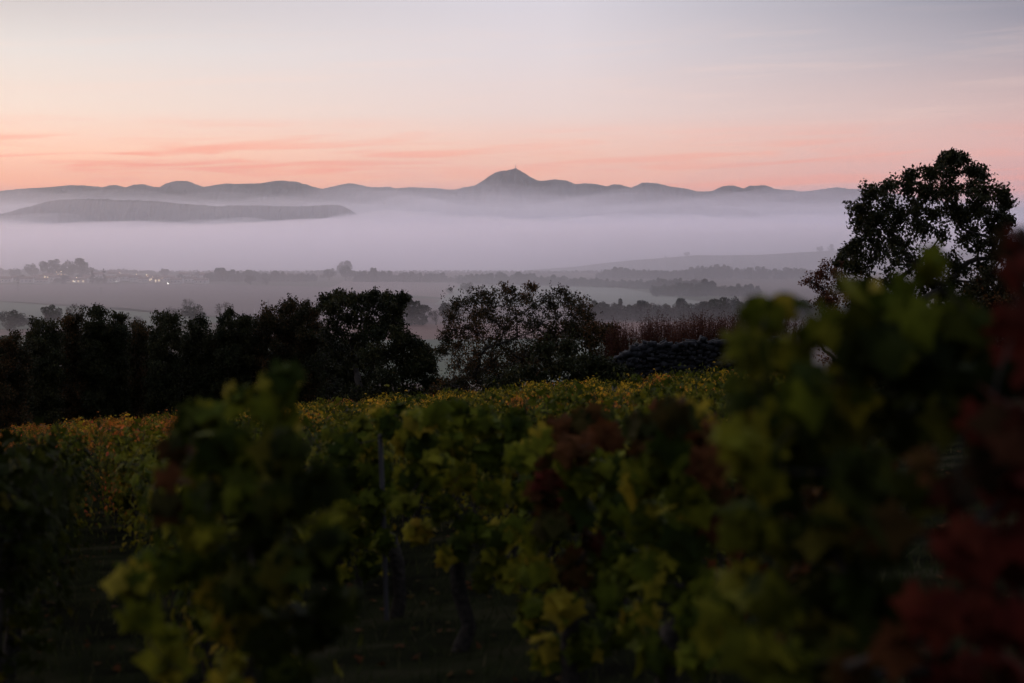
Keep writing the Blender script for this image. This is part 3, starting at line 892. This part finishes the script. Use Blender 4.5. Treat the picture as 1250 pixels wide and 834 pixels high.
for a in [
    (10, 404, 374, 'wide', 'grey dome-shaped tree clump at the left edge below the green field', 'far', 1.25, 0),
    (38, 404, 384, 'round', 'small low tree at the right shoulder of the leftmost grey clump', 'far', 1.2, 1),
    (63, 402, 369, 'round', 'grey round tree before the green field left of its fainter twin', 'far', 1.0, 0),
    (93, 401, 370, 'bare', 'faint thin-twigged tree just right of the grey round tree', 'farbrown', 1.1, 0),
    (160, 402, 381, 'bare', 'low brownish tree peeping over the dip in the hedge', 'farbrown', 1.5, 1),
    (210, 399, 374, 'bare', 'brown thin tree beside the fullest grey tree behind the hedge', 'farbrown', 1.1, 0),
    (234, 399, 368, 'round', 'fullest grey tree in the middle of the hedge-top group', 'far', 1.15, 1),
    (230, 388, 359, 'bare', 'taller pale bare tree rising behind the fullest grey tree', 'farbrown', .7, 1),
    (272, 397, 368, 'bare', 'round bare-twigged brown tree right of the fullest grey tree', 'farbrown', 1.1, 0),
    (499, 397, 357, 'tall', 'tall grey tree beside the dark spreading tree at the brown field', 'far', 1.15, 0),
    (516, 397, 372, 'tall', 'lower shoulder tree leaning on the tall grey tree by the brown field', 'far', 1.3, 1),
    (550, 397, 365, 'round', 'greenish-grey round tree left of the middle tree by the brown field', 'far', 1.1, 0),
    (532, 397, 374, 'bare', 'thin brownish low tree between the two grey trees by the brown field', 'farbrown', 1.0, 1),
    (570, 360, 342, 'round', 'small round tree, largest of the three alone in the pale fields', 'far', 1.2, 1),
    (549, 360, 350, 'round', 'smallest left tree of the three alone in the pale fields', 'farbrown', 1.1, 0),
    (586, 360, 349, 'round', 'small right tree of the three alone in the pale fields', 'far', 1.0, 0),
    (402, 342, 326, 'round', 'small grey tree left of the tall faint tree beyond the lit field lamp', 'far', 1.1, 0),
    (422, 343, 321, 'round', 'dark-grey round tree before the tall faint tree', 'far', 1.0, 1),
    (437, 343, 329, 'round', 'low round tree at the right of the tall faint tree', 'far', 1.3, 0),
    (394, 341, 334, 'round', 'lowest tree at the left of the small group beyond the field lamp', 'far', 1.3, 1),
    (420, 336, 315, 'wide', 'tall faint wide tree standing in the fog bank', 'farbrown', .95, 1),
    (306, 348, 334, 'round', 'brown round tree at the field edge right of the village', 'farbrown', 1.2, 1),
    (325, 348, 338, 'bare', 'thin low brown tree at the field edge, right of the brown round one', 'farbrown', 1.6, 0),
    (62, 340, 313.5, 'round', 'large round village tree, leftmost of the tall three', 'far', 1.15, 0),
    (84, 340, 314.5, 'round', 'dark round tree in the village left of the pointed one', 'far', .95, 1),
    (100, 340, 313.5, 'tall', 'pointed village tree beside the dark round one', 'far', 1.3, 0),
    (38, 339, 319, 'round', 'faint round tree at the left of the village', 'far', 1.1, 1),
    (18, 340, 326, 'wide', 'low faint tree at the left edge of the village', 'far', 1.0, 0),
    (113, 346, 328, 'spire', 'small conifer in the village, left of a pair', 'far', 1.0, 0),
    (127, 346, 327.5, 'spire', 'small conifer in the village, right of a pair', 'far', .9, 1),
    (120, 346, 336, 'round', 'low bush-like tree between the two village conifers', 'far', 1.2, 1),
    (201, 338, 326.5, 'round', 'small tree above the lit houses of the village', 'far', 1.2, 0),
    (222, 345, 333, 'wide', 'low wide tree right of the lit houses', 'far', .9, 1),
    (240, 341, 330, 'wide', 'faint low tree behind the right end of the village', 'farbrown', .9, 0),
    (76, 347, 334, 'wide', 'low wide brownish tree at the front edge of the village', 'farbrown', 1.2, 1),
    (25, 345, 334, 'wide', 'brown low tree among the leftmost village houses', 'farbrown', 1.3, 1),
]:
    far_tree(*a)
for px, yb, yt, kd, lb, wd, d in [
    (838, 313, 306.5, 'wide', 'clump on the crest of the faint low hill', 1.1, 2700),
    (812, 316, 312.5, 'round', 'tiny tree on the left slope of the faint low hill', 1.1, 2700),
    (1000, 309, 299.5, 'round', 'faint tree on the hill crest left of the tall tree', 1.0, 2700),
    (1015, 308, 297.5, 'tall', 'faint pointed tree on the hill crest close to the tall tree', 1.1, 2700)]:
    far_tree(px, 340, yt, kd, lb, 'far', wd, 0, d, base=yb)


def wood(name, label, prof, yb, depth, seed, mat='far', vary=(.86, 1.04)):
    """A far wood that reads as one mass: crowns packed along the pixel profile (px, top)."""
    rng = np.random.default_rng(seed)
    mb = MB()
    x0, x1 = prof[0][0], prof[-1][0]
    px = x0
    while px < x1:
        yb_ = yb(px) if callable(yb) else yb
        d0 = valley_d(yb_)
        tp = np.interp(px, [q[0] for q in prof], [q[1] for q in prof])
        for row in range(2):
            d = d0 + row * depth + rng.uniform(0, depth * .6)
            h = max(at(px, tp, d)[2] - VALLEY, 3) * rng.uniform(*vary)
            cv, cf, _q, ct = FT[(('round', 'wide', 'round', 'tall')[rng.integers(0, 4)], int(rng.integers(0, 2)))][2]
            a = rng.uniform(0, 6.28)
            s = h / 10
            sw = s * rng.uniform(.8, 1.15)
            v = np.stack([(cv[:, 0] * math.cos(a) - cv[:, 1] * math.sin(a)) * sw, (cv[:, 0] * math.sin(a) + cv[:, 1] * math.cos(a)) * sw, (cv[:, 2] - 1.9) * s * 1.12], 1)
            mb.add(v + ((px - 625) / F * d, d, VALLEY), cf, None, np.clip(ct + rng.normal() * .2, 0, 1))
        px += rng.uniform(.5, .8) * (yb_ - tp) * .62
    tag(mb.build(name, M[mat]), label, 'woodland', kind='stuff')


wood('woodland', 'dense grey-blue wood beyond the brown field on the right', [(716, 362), (735, 358), (745, 362), (770, 359), (800, 362), (830, 362), (845, 361), (858, 356), (875, 358), (890, 354), (912, 357), (960, 360), (1010, 362), (1060, 362)], 392, 30, 21, 'far', (.78, 1.06))
wood('woodland', 'long pale grey line of trees across the middle fields', [(560, 334), (575, 332), (600, 332), (640, 331), (660, 333), (690, 337), (720, 336), (745, 340), (790, 341), (812, 336), (840, 338), (868, 340)], lambda x: np.interp(x, [560, 640, 740, 870], [346.5, 347.5, 351, 357]), 30, 22, 'far', (.7, 1.2))
wood('woodland', 'pale line of rounded trees in front of the fog bank', [(440, 330), (452, 328), (468, 328), (478, 333), (500, 330), (515, 334), (528, 332), (542, 333), (553, 337)], 344.5, 25, 23, 'far', (.65, 1.28))
wood('woodland', 'faint trees along the field edge right of the village', [(250, 333), (262, 329), (275, 327), (290, 330), (305, 327), (322, 331), (345, 331), (360, 334), (375, 330), (385, 333)], 344, 25, 24, 'far', (.6, 1.28))
wood('woodland', 'mid-grey trees below the low hill with pointed crowns', [(800, 345), (830, 341), (850, 343), (863, 337), (872, 344), (888, 346), (905, 343), (930, 348)], 362, 30, 25)
wood('woodland', 'faint wooded slope below the crest of the low hill', [(730, 331), (745, 325), (765, 323), (785, 326), (820, 327), (840, 324), (856, 320), (866, 324), (878, 317), (900, 323), (930, 322), (950, 326), (965, 322), (990, 326), (1040, 324)], 341, 60, 26)

wood('woodland', 'last faint tree line fading into the fog bank behind the village', [(-60, 328), (-20, 330), (10, 327), (50, 329), (90, 326), (130, 329), (150, 327), (175, 330), (230, 330), (300, 330), (350, 331), (400, 329), (450, 331), (520, 331), (560, 332), (640, 331), (700, 330), (760, 329)], 334.2, 60, 27, 'far', (.45, 1.25))

# ------------------------------------------------------------------ village in the mist


def house(px, yb, wd, ht, rz, label, lit=0, group='houses of the misty village'):
    d = valley_d(yb)
    root = thing('house', label, 'house', ((px - 625) / F * d, d, VALLEY), rz, group)
    rf = ht * .42
    dp = wd * .62
    b = MB()
    v = [(-wd / 2, -dp / 2, 0), (wd / 2, -dp / 2, 0), (wd / 2, dp / 2, 0), (-wd / 2, dp / 2, 0)]
    v += [(x, y, ht) for x, y, _ in v] + [(-wd / 2, 0, ht + rf), (wd / 2, 0, ht + rf)]
    b.add(v, [(4, 8, 7), (5, 6, 9)], [(0, 1, 5, 4), (1, 2, 6, 5), (2, 3, 7, 6), (3, 0, 4, 7)])
    b.build('wall', M['render'], root)
    r_ = MB()
    for s in (-1, 1):
        e, o_ = .5, .12
        q = [(-wd / 2 - e, s * (dp / 2 + e), ht - e * rf / (dp / 2) + o_), (wd / 2 + e, s * (dp / 2 + e), ht - e * rf / (dp / 2) + o_), (wd / 2 + e, 0, ht + rf + o_), (-wd / 2 - e, 0, ht + rf + o_)]
        q += [(x, y, z + .22) for x, y, z in q]
        r_.add(q, None, [(0, 1, 2, 3), (4, 5, 6, 7), (0, 1, 5, 4), (2, 3, 7, 6), (1, 2, 6, 5), (3, 0, 4, 7)])
    ro = r_.build('roof', M['tile'], root)
    ch = MB()
    ch.box((wd * .28, dp * .14, ht + rf + .35), (.9, .7, 1.9))
    ch.build('chimney', M['render'], ro)
    for k in range(3):
        wn = MB()
        wn.box((-wd * .3 + k * wd * .3, -dp / 2 - .03, ht * .55), (1.2, .08, 1.5))
        wn.build('window', M['window'] if k < lit else M['shutter'], root)


PL = 'pale gabled house in the misty village with no light showing'
for px, yb, wd, ht, rz, lit in [
    (8, 345, 14, 5.5, .2, 0), (20, 343.5, 12, 5, -.3, 0), (33, 345.5, 16, 5.5, .1, 0), (46, 343.5, 13, 6, .5, 0), (52, 346, 15, 5, -.1, 0), (68, 343.5, 15, 6, .2, 0), (84, 345, 12, 5.5, -.4, 0),
    (108, 343, 14, 5.5, .1, 0), (137, 344.5, 16, 5.5, -.2, 0), (152, 342.5, 18, 6, .1, 0), (165, 344, 15, 6, .25, 0), (176, 345, 13, 5, -.15, 0), (206, 344, 14, 5.5, .2, 0), (216, 346, 15, 5, -.2, 0),
    (232, 345, 14, 5.5, .1, 0), (246, 346, 17, 4.5, 0, 0), (250, 341, 14, 6, .2, 0), (140, 339.5, 17, 6.5, -.1, 0), (120, 340, 14, 6, .3, 0), (226, 340, 15, 6, .1, 0)]:
    house(px, yb, wd, ht, rz, PL, lit)
house(97, 345.5, 20, 5, .05, 'long low house with bright white lights under its eaves', 3)
house(59, 341.5, 13, 6, .15, 'house with warm lit windows below the large round village tree', 2)
house(76, 338, 15, 7, .1, 'upper house with lit windows between the tall village trees', 3)
house(186, 343.5, 14, 6, -.1, 'house with orange lit windows at the bright heart of the village', 3)
house(194, 345, 13, 5.5, .2, 'front house with lit windows right of the bright heart of the village', 2)


def lamp(px, yb, ytop, label, white=False, r=.42, group='lit street lamps of the village'):
    d = valley_d(yb)
    h = at(px, ytop, d)[2] - VALLEY
    root = thing('street_lamp', label, 'lamp', ((px - 625) / F * d, d - 12, VALLEY), 0, group)
    p_ = MB()
    p_.tube([(0, 0, 0), (0, 0, h * .7), (0, 0, h)], [.12, .09, .07], 6)
    p_.tube([(0, 0, h), (0, -.5, h + .2), (0, -.9, h + .2)], [.06, .05, .05], 5)
    p_.build('pole', M['steel'], root)
    g = MB()
    a = np.linspace(0, 2 * math.pi, 9)[:-1]
    for q in (-1, 1):
        g.add([(r * math.cos(x), -.9 + r * math.sin(x), h + .1) for x in a] + [(0, -.9, h + .1 + q * r * .8)], [(i_, (i_ + 1) % 8, 8) for i_ in range(8)])
    g.build('lamp_head', M['lampwhite' if white else 'lamp'], root)


LL = 'tiny warm street lamp glowing among the village houses'
for px, yb, yt in [(73, 342, 331.5), (79, 342, 331), (97, 345, 338.5), (150, 342, 333), (170, 342, 334), (182, 343, 335), (183.5, 344, 336.5), (190, 344, 338.5), (186, 345, 341.5), (201, 345, 339.5), (193, 346, 343.5)]:
    lamp(px, yb, yt, LL)
lamp(59, 343, 337, 'warm street lamp alone at the left of the village', False, .5)
lamp(208, 348, 345.6, 'brightest white lamp at the front edge of the village', True, .62)
lamp(95, 347, 343.4, 'white lamp before the long low house', True, .5)
lamp(146, 348, 343.3, 'white lamp by the front houses right of the conifers', True, .45)
lamp(417, 357, 354.3, 'single bright white lamp alone far out in the fields', True, .5)


def pole(px, yb, yt, label, mat='farbark', arms=True):
    d = valley_d(yb)
    h = at(px, yt, d)[2] - VALLEY
    root = thing('utility_pole', label, 'pole', ((px - 625) / F * d, d, VALLEY), 0, 'utility poles in the fields')
    p_ = MB()
    p_.tube([(0, 0, 0), (0, 0, h / 2), (0, 0, h)], [.3, .25, .18], 6)
    p_.build('pole', M[mat], root)
    if arms:
        c_ = MB()
        c_.box((0, 0, h * .93), (2.6, .2, .22))
        c_.box((0, 0, h * .80), (2.0, .2, .2))
        c_.build('crossarm', M[mat], root)


pole(22, 355, 344, 'dark utility pole at the left in the brown field')
pole(123, 360, 351, 'dark utility pole in the brown field below the conifers')
pole(310, 392, 377, 'pale pole standing at the edge of the brown field behind the hedge', 'white', False)
pole(327, 385, 366, 'thin grey pole in the brown field right of the pale one', 'farbark', False)

# ------------------------------------------------------------------ vineyard
SLOPE = -.30                       # rows run forward and to the left
ROW_A = math.atan2(1, SLOPE)


def vine_arrays(seed, tmpl, per_cane=19, canes=17, size=.105, h=1.36):
    rng = np.random.default_rng(seed)
    lv, cn, tr = MB(), MB(), MB()
    k = rng.normal(size=(4, 2)) * .03
    tr.tube([(0, 0, -.08), (k[0][0], k[0][1], .2), (k[1][0], k[1][1], .42), (k[2][0], k[2][1], .62)], [.045, .036, .04, .034], 7)
    for s in (-1, 1):
        tr.tube([(k[2][0], k[2][1], .6), (s * .2, 0, .68), (s * .42, .02, .70)], [.032, .024, .014], 6)
    for c_ in range(canes):
        x = rng.uniform(-.48, .48)
        a = np.array((x, rng.normal() * .03, .68))
        hh = h * rng.uniform(.84, 1.06)
        tip = np.array((x + rng.normal() * .16, rng.normal() * .17, hh))
        end = tip + (rng.normal() * .14, rng.normal() * .22, -rng.uniform(.0, .45) if rng.uniform() < .6 else .08)
        m_ = a * .4 + tip * .6 + rng.normal(size=3) * .03
        path = np.array([a, m_, tip, end])
        cn.tube(path, [.006, .005, .004, .002], 4)
        s = rng.uniform(.05, 1, per_cane)
        pos = np.stack([np.interp(s * 3, range(4), path[:, j]) for j in range(3)], 1)
        side = rng.normal(size=(per_cane, 3)) * (.075, .13, .07)
        pos = pos + side
        outw = np.stack([side[:, 0] * .5, pos[:, 1] * 2.2 + side[:, 1] * 3, np.full(per_cane, .45)], 1)
        stamp(lv, rng, pos, size * rng.uniform(.65, 1.3, per_cane), tmpl, np.clip(rng.normal(rng.uniform(.25, .65), .2, per_cane), 0, 1), up=outw, spread=.4)
    n = int(canes * 7)               # lower hanging leaves
    pos = np.stack([rng.uniform(-.5, .5, n), rng.normal(size=n) * .2, rng.uniform(.24, .8, n)], 1)
    stamp(lv, rng, pos, size * rng.uniform(.6, 1.15, n), tmpl, np.clip(rng.normal(.6, .25, n), 0, 1), up=np.stack([np.zeros(n), pos[:, 1] * 4, np.full(n, .3)], 1), spread=.5)
    return lv, cn, tr


VP = []
for v_ in range(8):
    lv, cn, tr = vine_arrays(700 + v_, LEAF_V) if v_ < 4 else vine_arrays(700 + v_, LEAF_S, 30, 18, .082)
    VP.append((lv.mesh('foliage', M['green']), cn.mesh('cane', M['bark']), tr.mesh('trunk', M['bark'], True), lv.arrays()))

protos = {}


def vine_proto(v_):
    """The first vine of a kind, with its parts."""
    root = bpy.data.objects.new('grapevine', None)
    root.empty_display_size = .1
    kids = []
    for nm, me in zip(('foliage', 'cane', 'trunk'), VP[v_][:3]):
        o_ = bpy.data.objects.new(nm, me)
        o_.material_slots[0].link = 'OBJECT'
        o_.material_slots[0].material = me.materials[0]
        kids.append(o_)
    return root, kids


def plant_vine(x, y, mat, label, v_, rz, s, group):
    if v_ not in protos:
        protos[v_] = vine_proto(v_)
    pr, pk_ = protos[v_]
    r_ = pr.copy()
    link(r_)
    r_.location = (x, y, float(ground_z(x, y)))
    r_.rotation_euler = (0, 0, rz)
    r_.scale = (s, s, s)
    tag(r_, label, 'grapevine', group)
    for k_ in pk_:
        c_ = k_.copy()
        link(c_, r_)
        if k_.name.startswith('foliage'):
            c_.material_slots[0].material = M[mat]
    return r_


rg = np.random.default_rng(9)
plants = []
for k in range(-2, 17):
    x0 = .8 + 1.35 * k
    y0 = {-1: 6.8, 0: 6.6, 1: 11.2, 2: 5.6}.get(k, 5.0)
    y = y0 + rg.uniform(0, .4)
    while y < 56:
        x = x0 + SLOPE * y + rg.normal() * (.05 if y < 12 else .12) + ({-1: .16, 0: -.16}.get(k, 0) if y > 11 else 0)
        px = 625 + F * x / y
        if -110 < px < 1010 and y < 50 + 3.2 * math.sin(x * .22) - .05 * x and not (y < 5.5 and px < 1100) and not (px > 930 and y > 14 and px > 960):
            if rg.uniform() > .03:
                plants.append((x, y, px, k))
        y += 1.12 * rg.uniform(.9, 1.12)


def hue(px, y, r):
    """Which way a far vine has turned, patchily across the slope."""
    n = math.sin(px * .019 + y * .31) + .7 * math.sin(px * .047 - y * .17 + 1.3) + r * 1.6
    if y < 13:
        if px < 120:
            return 'deep'  # left row gets the leaf colour with shade painted in
        return 'green' if n < .7 else ('olive' if n < 1.6 else 'brown')
    if px < 230:
        if y < 19:
            return 'olive' if n > .2 else 'green'
        return 'orange' if n > -.1 else ('yellow' if n > -.7 else 'olive')
    if y < 19:
        return 'olive' if n > .3 else 'green'
    if n > 1.75:
        return 'orange'
    if n > .35:
        return 'yellow'
    return 'olive' if n > -.9 else 'green'


plants.sort(key=lambda q: q[1])
WORD = {'deep': 'shaded green', 'green': 'green', 'olive': 'yellowing green', 'yellow': 'yellow', 'orange': 'orange-red', 'brown': 'brown-red', 'red': 'dark red'}
mass = {}
for n_, (x, y, px, k) in enumerate(plants):
    r = rg.uniform(-1, 1)
    hu = hue(px, y, r)
    v_ = int(rg.integers(0, 4)) if y < 11.5 else int(rg.integers(4, 8))
    s = rg.uniform(.74, .97)
    rz = ROW_A + (math.pi if rg.uniform() < .5 else 0) + rg.normal() * .05
    if n_ < 285:
        where = 'before the long dark hedge' if px < 520 else 'below the dry-stone wall and middle tree'
        if y < 15:
            lb = {-2: '%s vine in the row along the left edge of the picture', -1: '%s vine in the dark row left of the grassy aisle', 0: '%s vine lining the right side of the grassy aisle', 1: '%s vine in the row behind the grey stake'}.get(k, '%s vine in the rows behind the middle vines') % WORD[hu]
        else:
            lb = '%s vine in the far rows %s' % (WORD[hu], where)
        plant_vine(x, y, hu, lb, v_, rz, s, 'grapevines in rows down the slope')
    else:
        cv, cf, _q, ct = VP[v_][3]
        ca, sa = math.cos(rz) * s, math.sin(rz) * s
        v = np.stack([cv[:, 0] * ca - cv[:, 1] * sa, cv[:, 0] * sa + cv[:, 1] * ca, cv[:, 2] * s], 1) + (x, y, float(ground_z(x, y)))
        mass.setdefault(hu, MB()).add(v, cf, None, ct)
print('PLANTS', len(plants), [q[1] for q in plants[284:285]])
if mass:
    me_, slots, fi = MB(), [], []
    for hu, b in mass.items():
        v, f3, _f4, tn = b.arrays()
        me_.add(v, f3, None, tn)
        fi += [len(slots)] * len(f3)
        slots.append(hu)
    ob = me_.build('vine_rows', M[slots[0]])
    for hu in slots[1:]:
        ob.data.materials.append(M[hu])
    if len(fi) == len(ob.data.polygons):
        ob.data.polygons.foreach_set('material_index', np.array(fi, np.int32))
    tag(ob, 'farthest rows of autumn vines massed before the hedge and wall', 'vineyard', kind='stuff')

# ---- the near vines, each by itself


def near_vine(label, d, base_px, groups, seed, leaf=.106, per=27, depth=.28, trunk_r=.058):
    """A vine close to the lens; groups: {material: [(px, py, radius)]}."""
    rng = np.random.default_rng(seed)
    bx = (base_px - 625) / F * d
    rp = np.array((bx, d, float(ground_z(bx, d)) - .05))
    root = thing('grapevine', label, 'grapevine', tuple(rp), 0, 'grapevines close to the camera')
    head = np.array((rng.normal() * .03, rng.normal() * .03, .62))
    tr, cn = MB(), MB()
    tr.tube([(0, 0, 0), (rng.normal() * .03, 0, .2), (rng.normal() * .03, 0, .42), head], [trunk_r, trunk_r * .8, trunk_r * .85, trunk_r * .8], 8)
    nodes = []
    for mt, cls in groups.items():
        lv = MB()
        for px, py, r in cls:
            dd = d + rng.uniform(-1, 1) * depth
            c_ = at(px, py, dd) - rp
            rr = r * .78 / F * dd
            nodes.append(c_)
            n = max(4, int(per * (rr / .075) ** 1.5))
            off = ball(rng, n, .35) * rr * np.array((1.0, 1.5, 1.0))
            up = off / (rr + 1e-6) * np.array((.5, .6, .4)) + np.array((0, -.55, .45))
            stamp(lv, rng, c_ + off, leaf * rng.uniform(.6, 1.2, n), LEAF_V, np.clip(rng.normal(rng.uniform(.1, .85), .24, n), 0, 1), up=up, spread=.42)
        lv.build('foliage', M[mt], root)
    segs = skeleton(rng, head, nodes, .016, .06)
    for pts, rr in segs:
        cn.tube(pts, np.maximum(rr, .0025), 5)
    tr.build('trunk', M['bark'], root, True)
    cn.build('cane', M['bark'], root, True)


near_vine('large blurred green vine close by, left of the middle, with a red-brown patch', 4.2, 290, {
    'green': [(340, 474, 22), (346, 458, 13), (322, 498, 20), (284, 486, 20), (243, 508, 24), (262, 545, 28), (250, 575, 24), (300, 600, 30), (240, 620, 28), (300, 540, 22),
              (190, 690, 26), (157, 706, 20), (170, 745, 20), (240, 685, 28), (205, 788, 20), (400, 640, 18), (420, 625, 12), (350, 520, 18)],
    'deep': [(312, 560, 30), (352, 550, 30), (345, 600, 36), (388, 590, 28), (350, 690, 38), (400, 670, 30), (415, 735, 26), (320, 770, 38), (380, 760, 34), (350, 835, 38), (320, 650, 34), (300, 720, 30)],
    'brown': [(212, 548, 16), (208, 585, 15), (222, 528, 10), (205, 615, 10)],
    'olive': [(250, 650, 20), (258, 600, 14), (278, 680, 20), (262, 720, 20), (268, 760, 16), (285, 800, 18), (283, 835, 20), (205, 808, 14), (236, 560, 12)]}, 31)  # deep clusters paint the shaded side, olive ones the lit leaf edges
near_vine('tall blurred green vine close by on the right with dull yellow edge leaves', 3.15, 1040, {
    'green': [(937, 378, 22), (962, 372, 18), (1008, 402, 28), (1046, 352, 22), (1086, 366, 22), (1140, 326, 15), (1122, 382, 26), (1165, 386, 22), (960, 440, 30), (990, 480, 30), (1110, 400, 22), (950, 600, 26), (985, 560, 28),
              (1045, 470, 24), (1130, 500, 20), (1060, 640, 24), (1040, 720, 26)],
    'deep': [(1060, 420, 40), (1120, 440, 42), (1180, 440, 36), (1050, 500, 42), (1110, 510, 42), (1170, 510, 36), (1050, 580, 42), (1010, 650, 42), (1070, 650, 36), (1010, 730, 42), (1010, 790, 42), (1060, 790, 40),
             (1110, 590, 38), (1060, 720, 36), (1000, 540, 36), (1185, 395, 24), (1200, 460, 30)],  # deep clusters paint the vine's shaded inside into the leaf colour
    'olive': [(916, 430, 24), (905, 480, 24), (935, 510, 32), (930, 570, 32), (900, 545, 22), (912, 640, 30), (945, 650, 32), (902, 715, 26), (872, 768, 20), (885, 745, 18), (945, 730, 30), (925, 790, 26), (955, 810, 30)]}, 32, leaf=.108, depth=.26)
near_vine('blurred dark red vine at the right edge, nearest of all', 2.75, 1225, {
    'red': [(1244, 290, 12), (1241, 330, 15), (1242, 385, 18), (1246, 440, 26), (1212, 500, 22), (1240, 520, 34), (1245, 590, 38), (1200, 560, 30), (1160, 600, 26), (1180, 660, 38), (1240, 670, 42), (1140, 740, 34),
            (1200, 750, 44), (1250, 760, 44), (1150, 820, 44), (1220, 830, 44)],
    'brown': [(1078, 642, 11), (1066, 655, 8), (1130, 560, 14), (1195, 490, 14), (1092, 790, 18), (1032, 815, 15)]}, 33, leaf=.10, depth=.2)
near_vine('green vine on a thick dark trunk just right of the grey stake', 8.4, 556, {
    'green': [(508, 512, 17), (530, 506, 18), (560, 500, 17), (590, 512, 20), (625, 520, 20), (515, 545, 22), (555, 540, 24), (600, 552, 24), (640, 556, 22), (560, 580, 24), (600, 600, 24), (645, 600, 22), (575, 640, 22), (615, 650, 22), (520, 580, 22)],
    'olive': [(492, 540, 14), (500, 580, 17), (495, 615, 16), (510, 645, 17), (540, 620, 20), (560, 660, 16), (540, 680, 9), (600, 680, 16), (590, 705, 14), (620, 700, 16), (640, 690, 16), (535, 560, 16)]}, 34, leaf=.125, per=22, depth=.3)
near_vine('dark green vine behind the grey stake, with a bare leg', 9.9, 480, {
    'green': [(420, 545, 20), (450, 540, 20), (478, 522, 16), (430, 580, 22), (465, 575, 20), (420, 615, 22), (455, 615, 20), (440, 650, 18), (420, 660, 16), (450, 690, 14), (415, 700, 14), (462, 630, 15), (470, 660, 14), (478, 600, 12), (470, 510, 12), (488, 500, 10)],
    'olive': [(405, 535, 14), (440, 520, 14), (462, 505, 10)]}, 35, leaf=.12, per=22, depth=.3)
near_vine('vine with dark red and green leaves right of the thick trunk', 6.5, 700, {
    'brown': [(690, 522, 19), (720, 512, 19), (700, 545, 20), (740, 530, 19), (668, 560, 18), (676, 640, 22), (660, 600, 18), (700, 690, 24)],
    'green': [(700, 580, 28), (740, 575, 26), (665, 535, 16), (745, 620, 28), (705, 620, 26), (735, 670, 26), (655, 650, 20), (690, 740, 24), (740, 720, 26), (655, 700, 18), (650, 745, 22), (670, 790, 24), (715, 790, 26), (745, 770, 24), (760, 680, 22)],
    'red': [(690, 600, 13), (672, 585, 11), (720, 660, 13), (668, 615, 10)]}, 36, leaf=.125, per=22, depth=.3)
near_vine('brown and green vine with a pale dry leaf left of the tall near vine', 5.5, 815, {
    'brown': [(785, 512, 18), (820, 505, 19), (850, 512, 18), (865, 535, 18), (795, 540, 18), (865, 600, 20), (875, 640, 18), (862, 565, 18)],
    'green': [(820, 560, 30), (785, 580, 26), (840, 610, 30), (795, 635, 30), (835, 665, 30), (800, 700, 30), (850, 720, 28), (780, 755, 26), (870, 765, 20), (845, 755, 20), (815, 545, 20), (800, 790, 26), (850, 800, 26), (770, 700, 22)],
    'yellow': [(862, 520, 8), (848, 503, 7), (828, 500, 6)]}, 37, leaf=.13, per=22, depth=.28)
near_vine('vine with a bunch of vivid orange leaves beside the grassy aisle', 17, 180, {
    'orange': [(168, 545, 5), (172, 560, 5), (166, 549, 4)], 'yellow': [(160, 578, 9), (152, 590, 9), (172, 585, 8)],
    'olive': [(150, 545, 12), (185, 540, 12), (160, 565, 12), (180, 570, 14), (150, 610, 12), (170, 610, 14), (190, 600, 14)]}, 38, leaf=.11, per=30, depth=.3)


def stake(px, yt, d, label, h=None, mat='stake', r=.03, lean=0.03):
    p_ = at(px, yt, d)
    gz = float(ground_z(p_[0], d))
    b = MB()
    L = p_[2] - gz
    b.tube([(lean * L, 0, -.15), (lean * L * .5, 0, L * .5), (0, 0, L - .015), (0, 0, L)], [r, r, r * .95, r * .7], 7)
    o_ = b.build('vine_stake', M[mat])
    o_.location = (p_[0], p_[1], gz)
    tag(o_, label, 'stake', 'stakes in the vine rows')


stake(464, 531, 9.75, 'grey wooden stake standing before the dark green vine', r=.018, mat='oldpost')
stake(424, 497, 30, 'thin grey post among the orange and yellow far vines', r=.045)
stake(141, 517, 40, 'dark post in the orange-red far vines at the left', r=.05)
stake(750, 470, 30, 'dark post in the yellow vines above the pale tube', r=.055)
stake(543, 486, 44, 'dark post at the far edge of the vines below the gap', r=.05)
stake(636, 476, 44, 'dark post at the far edge of the vines under the bramble mound', r=.05)
stake(756, 490, 26, 'short pale tube among the yellow vines', mat='white', r=.06)

# ------------------------------------------------------------------ ground cover between the rows
rg = np.random.default_rng(90)
gr, fl = MB(), MB()
n = 26000
yy = 4 + 26 * rg.uniform(0, 1, n) ** 1.3
xx = rg.uniform(-.42, .36, n) * yy
nb = .5 + .5 * np.sin(xx * 2.3 + yy * .7) * np.sin(yy * 1.1 - xx)
kp = rg.uniform(0, 1, n) < .35 + .65 * nb
xx, yy = xx[kp], yy[kp]
n = len(xx)
hb = rg.uniform(.04, .16, n)
b0 = np.stack([xx, yy, ground_z(xx, yy) - .02], 1)
a = rg.uniform(0, 6.28, n)
wv = np.stack([np.cos(a), np.sin(a), np.zeros(n)], 1) * .006
tip = b0 + np.stack([rg.normal(size=n) * .05, rg.normal(size=n) * .05, hb], 1)
gr.add(np.stack([b0 - wv, b0 + wv, tip], 1).reshape(-1, 3), np.arange(3 * n).reshape(-1, 3), None, np.repeat(np.clip(rg.normal(.4, .25, n), 0, 1), 3))
tag(gr.build('grass', leaf_mat('grass_blade', [(0, (.014, .021, .006)), (.6, (.040, .046, .015)), (1, (.12, .095, .05))], spec=.03)), 'short grass growing between the vine rows', 'grass', kind='stuff')
n = 1500
yy = 4 + 26 * rg.uniform(0, 1, n) ** 1.2
xx = rg.uniform(-.42, .36, n) * yy
stamp(fl, rg, np.stack([xx, yy, ground_z(xx, yy) + .03], 1), .065 * rg.uniform(.6, 1.2, n), LEAF_S, rg.uniform(0, 1, n), up=np.array((0, 0, 1.0)), spread=.25)
tag(fl.build('fallen_leaves', M['brown']), 'fallen brown vine leaves scattered on the soil', 'leaves', kind='stuff')
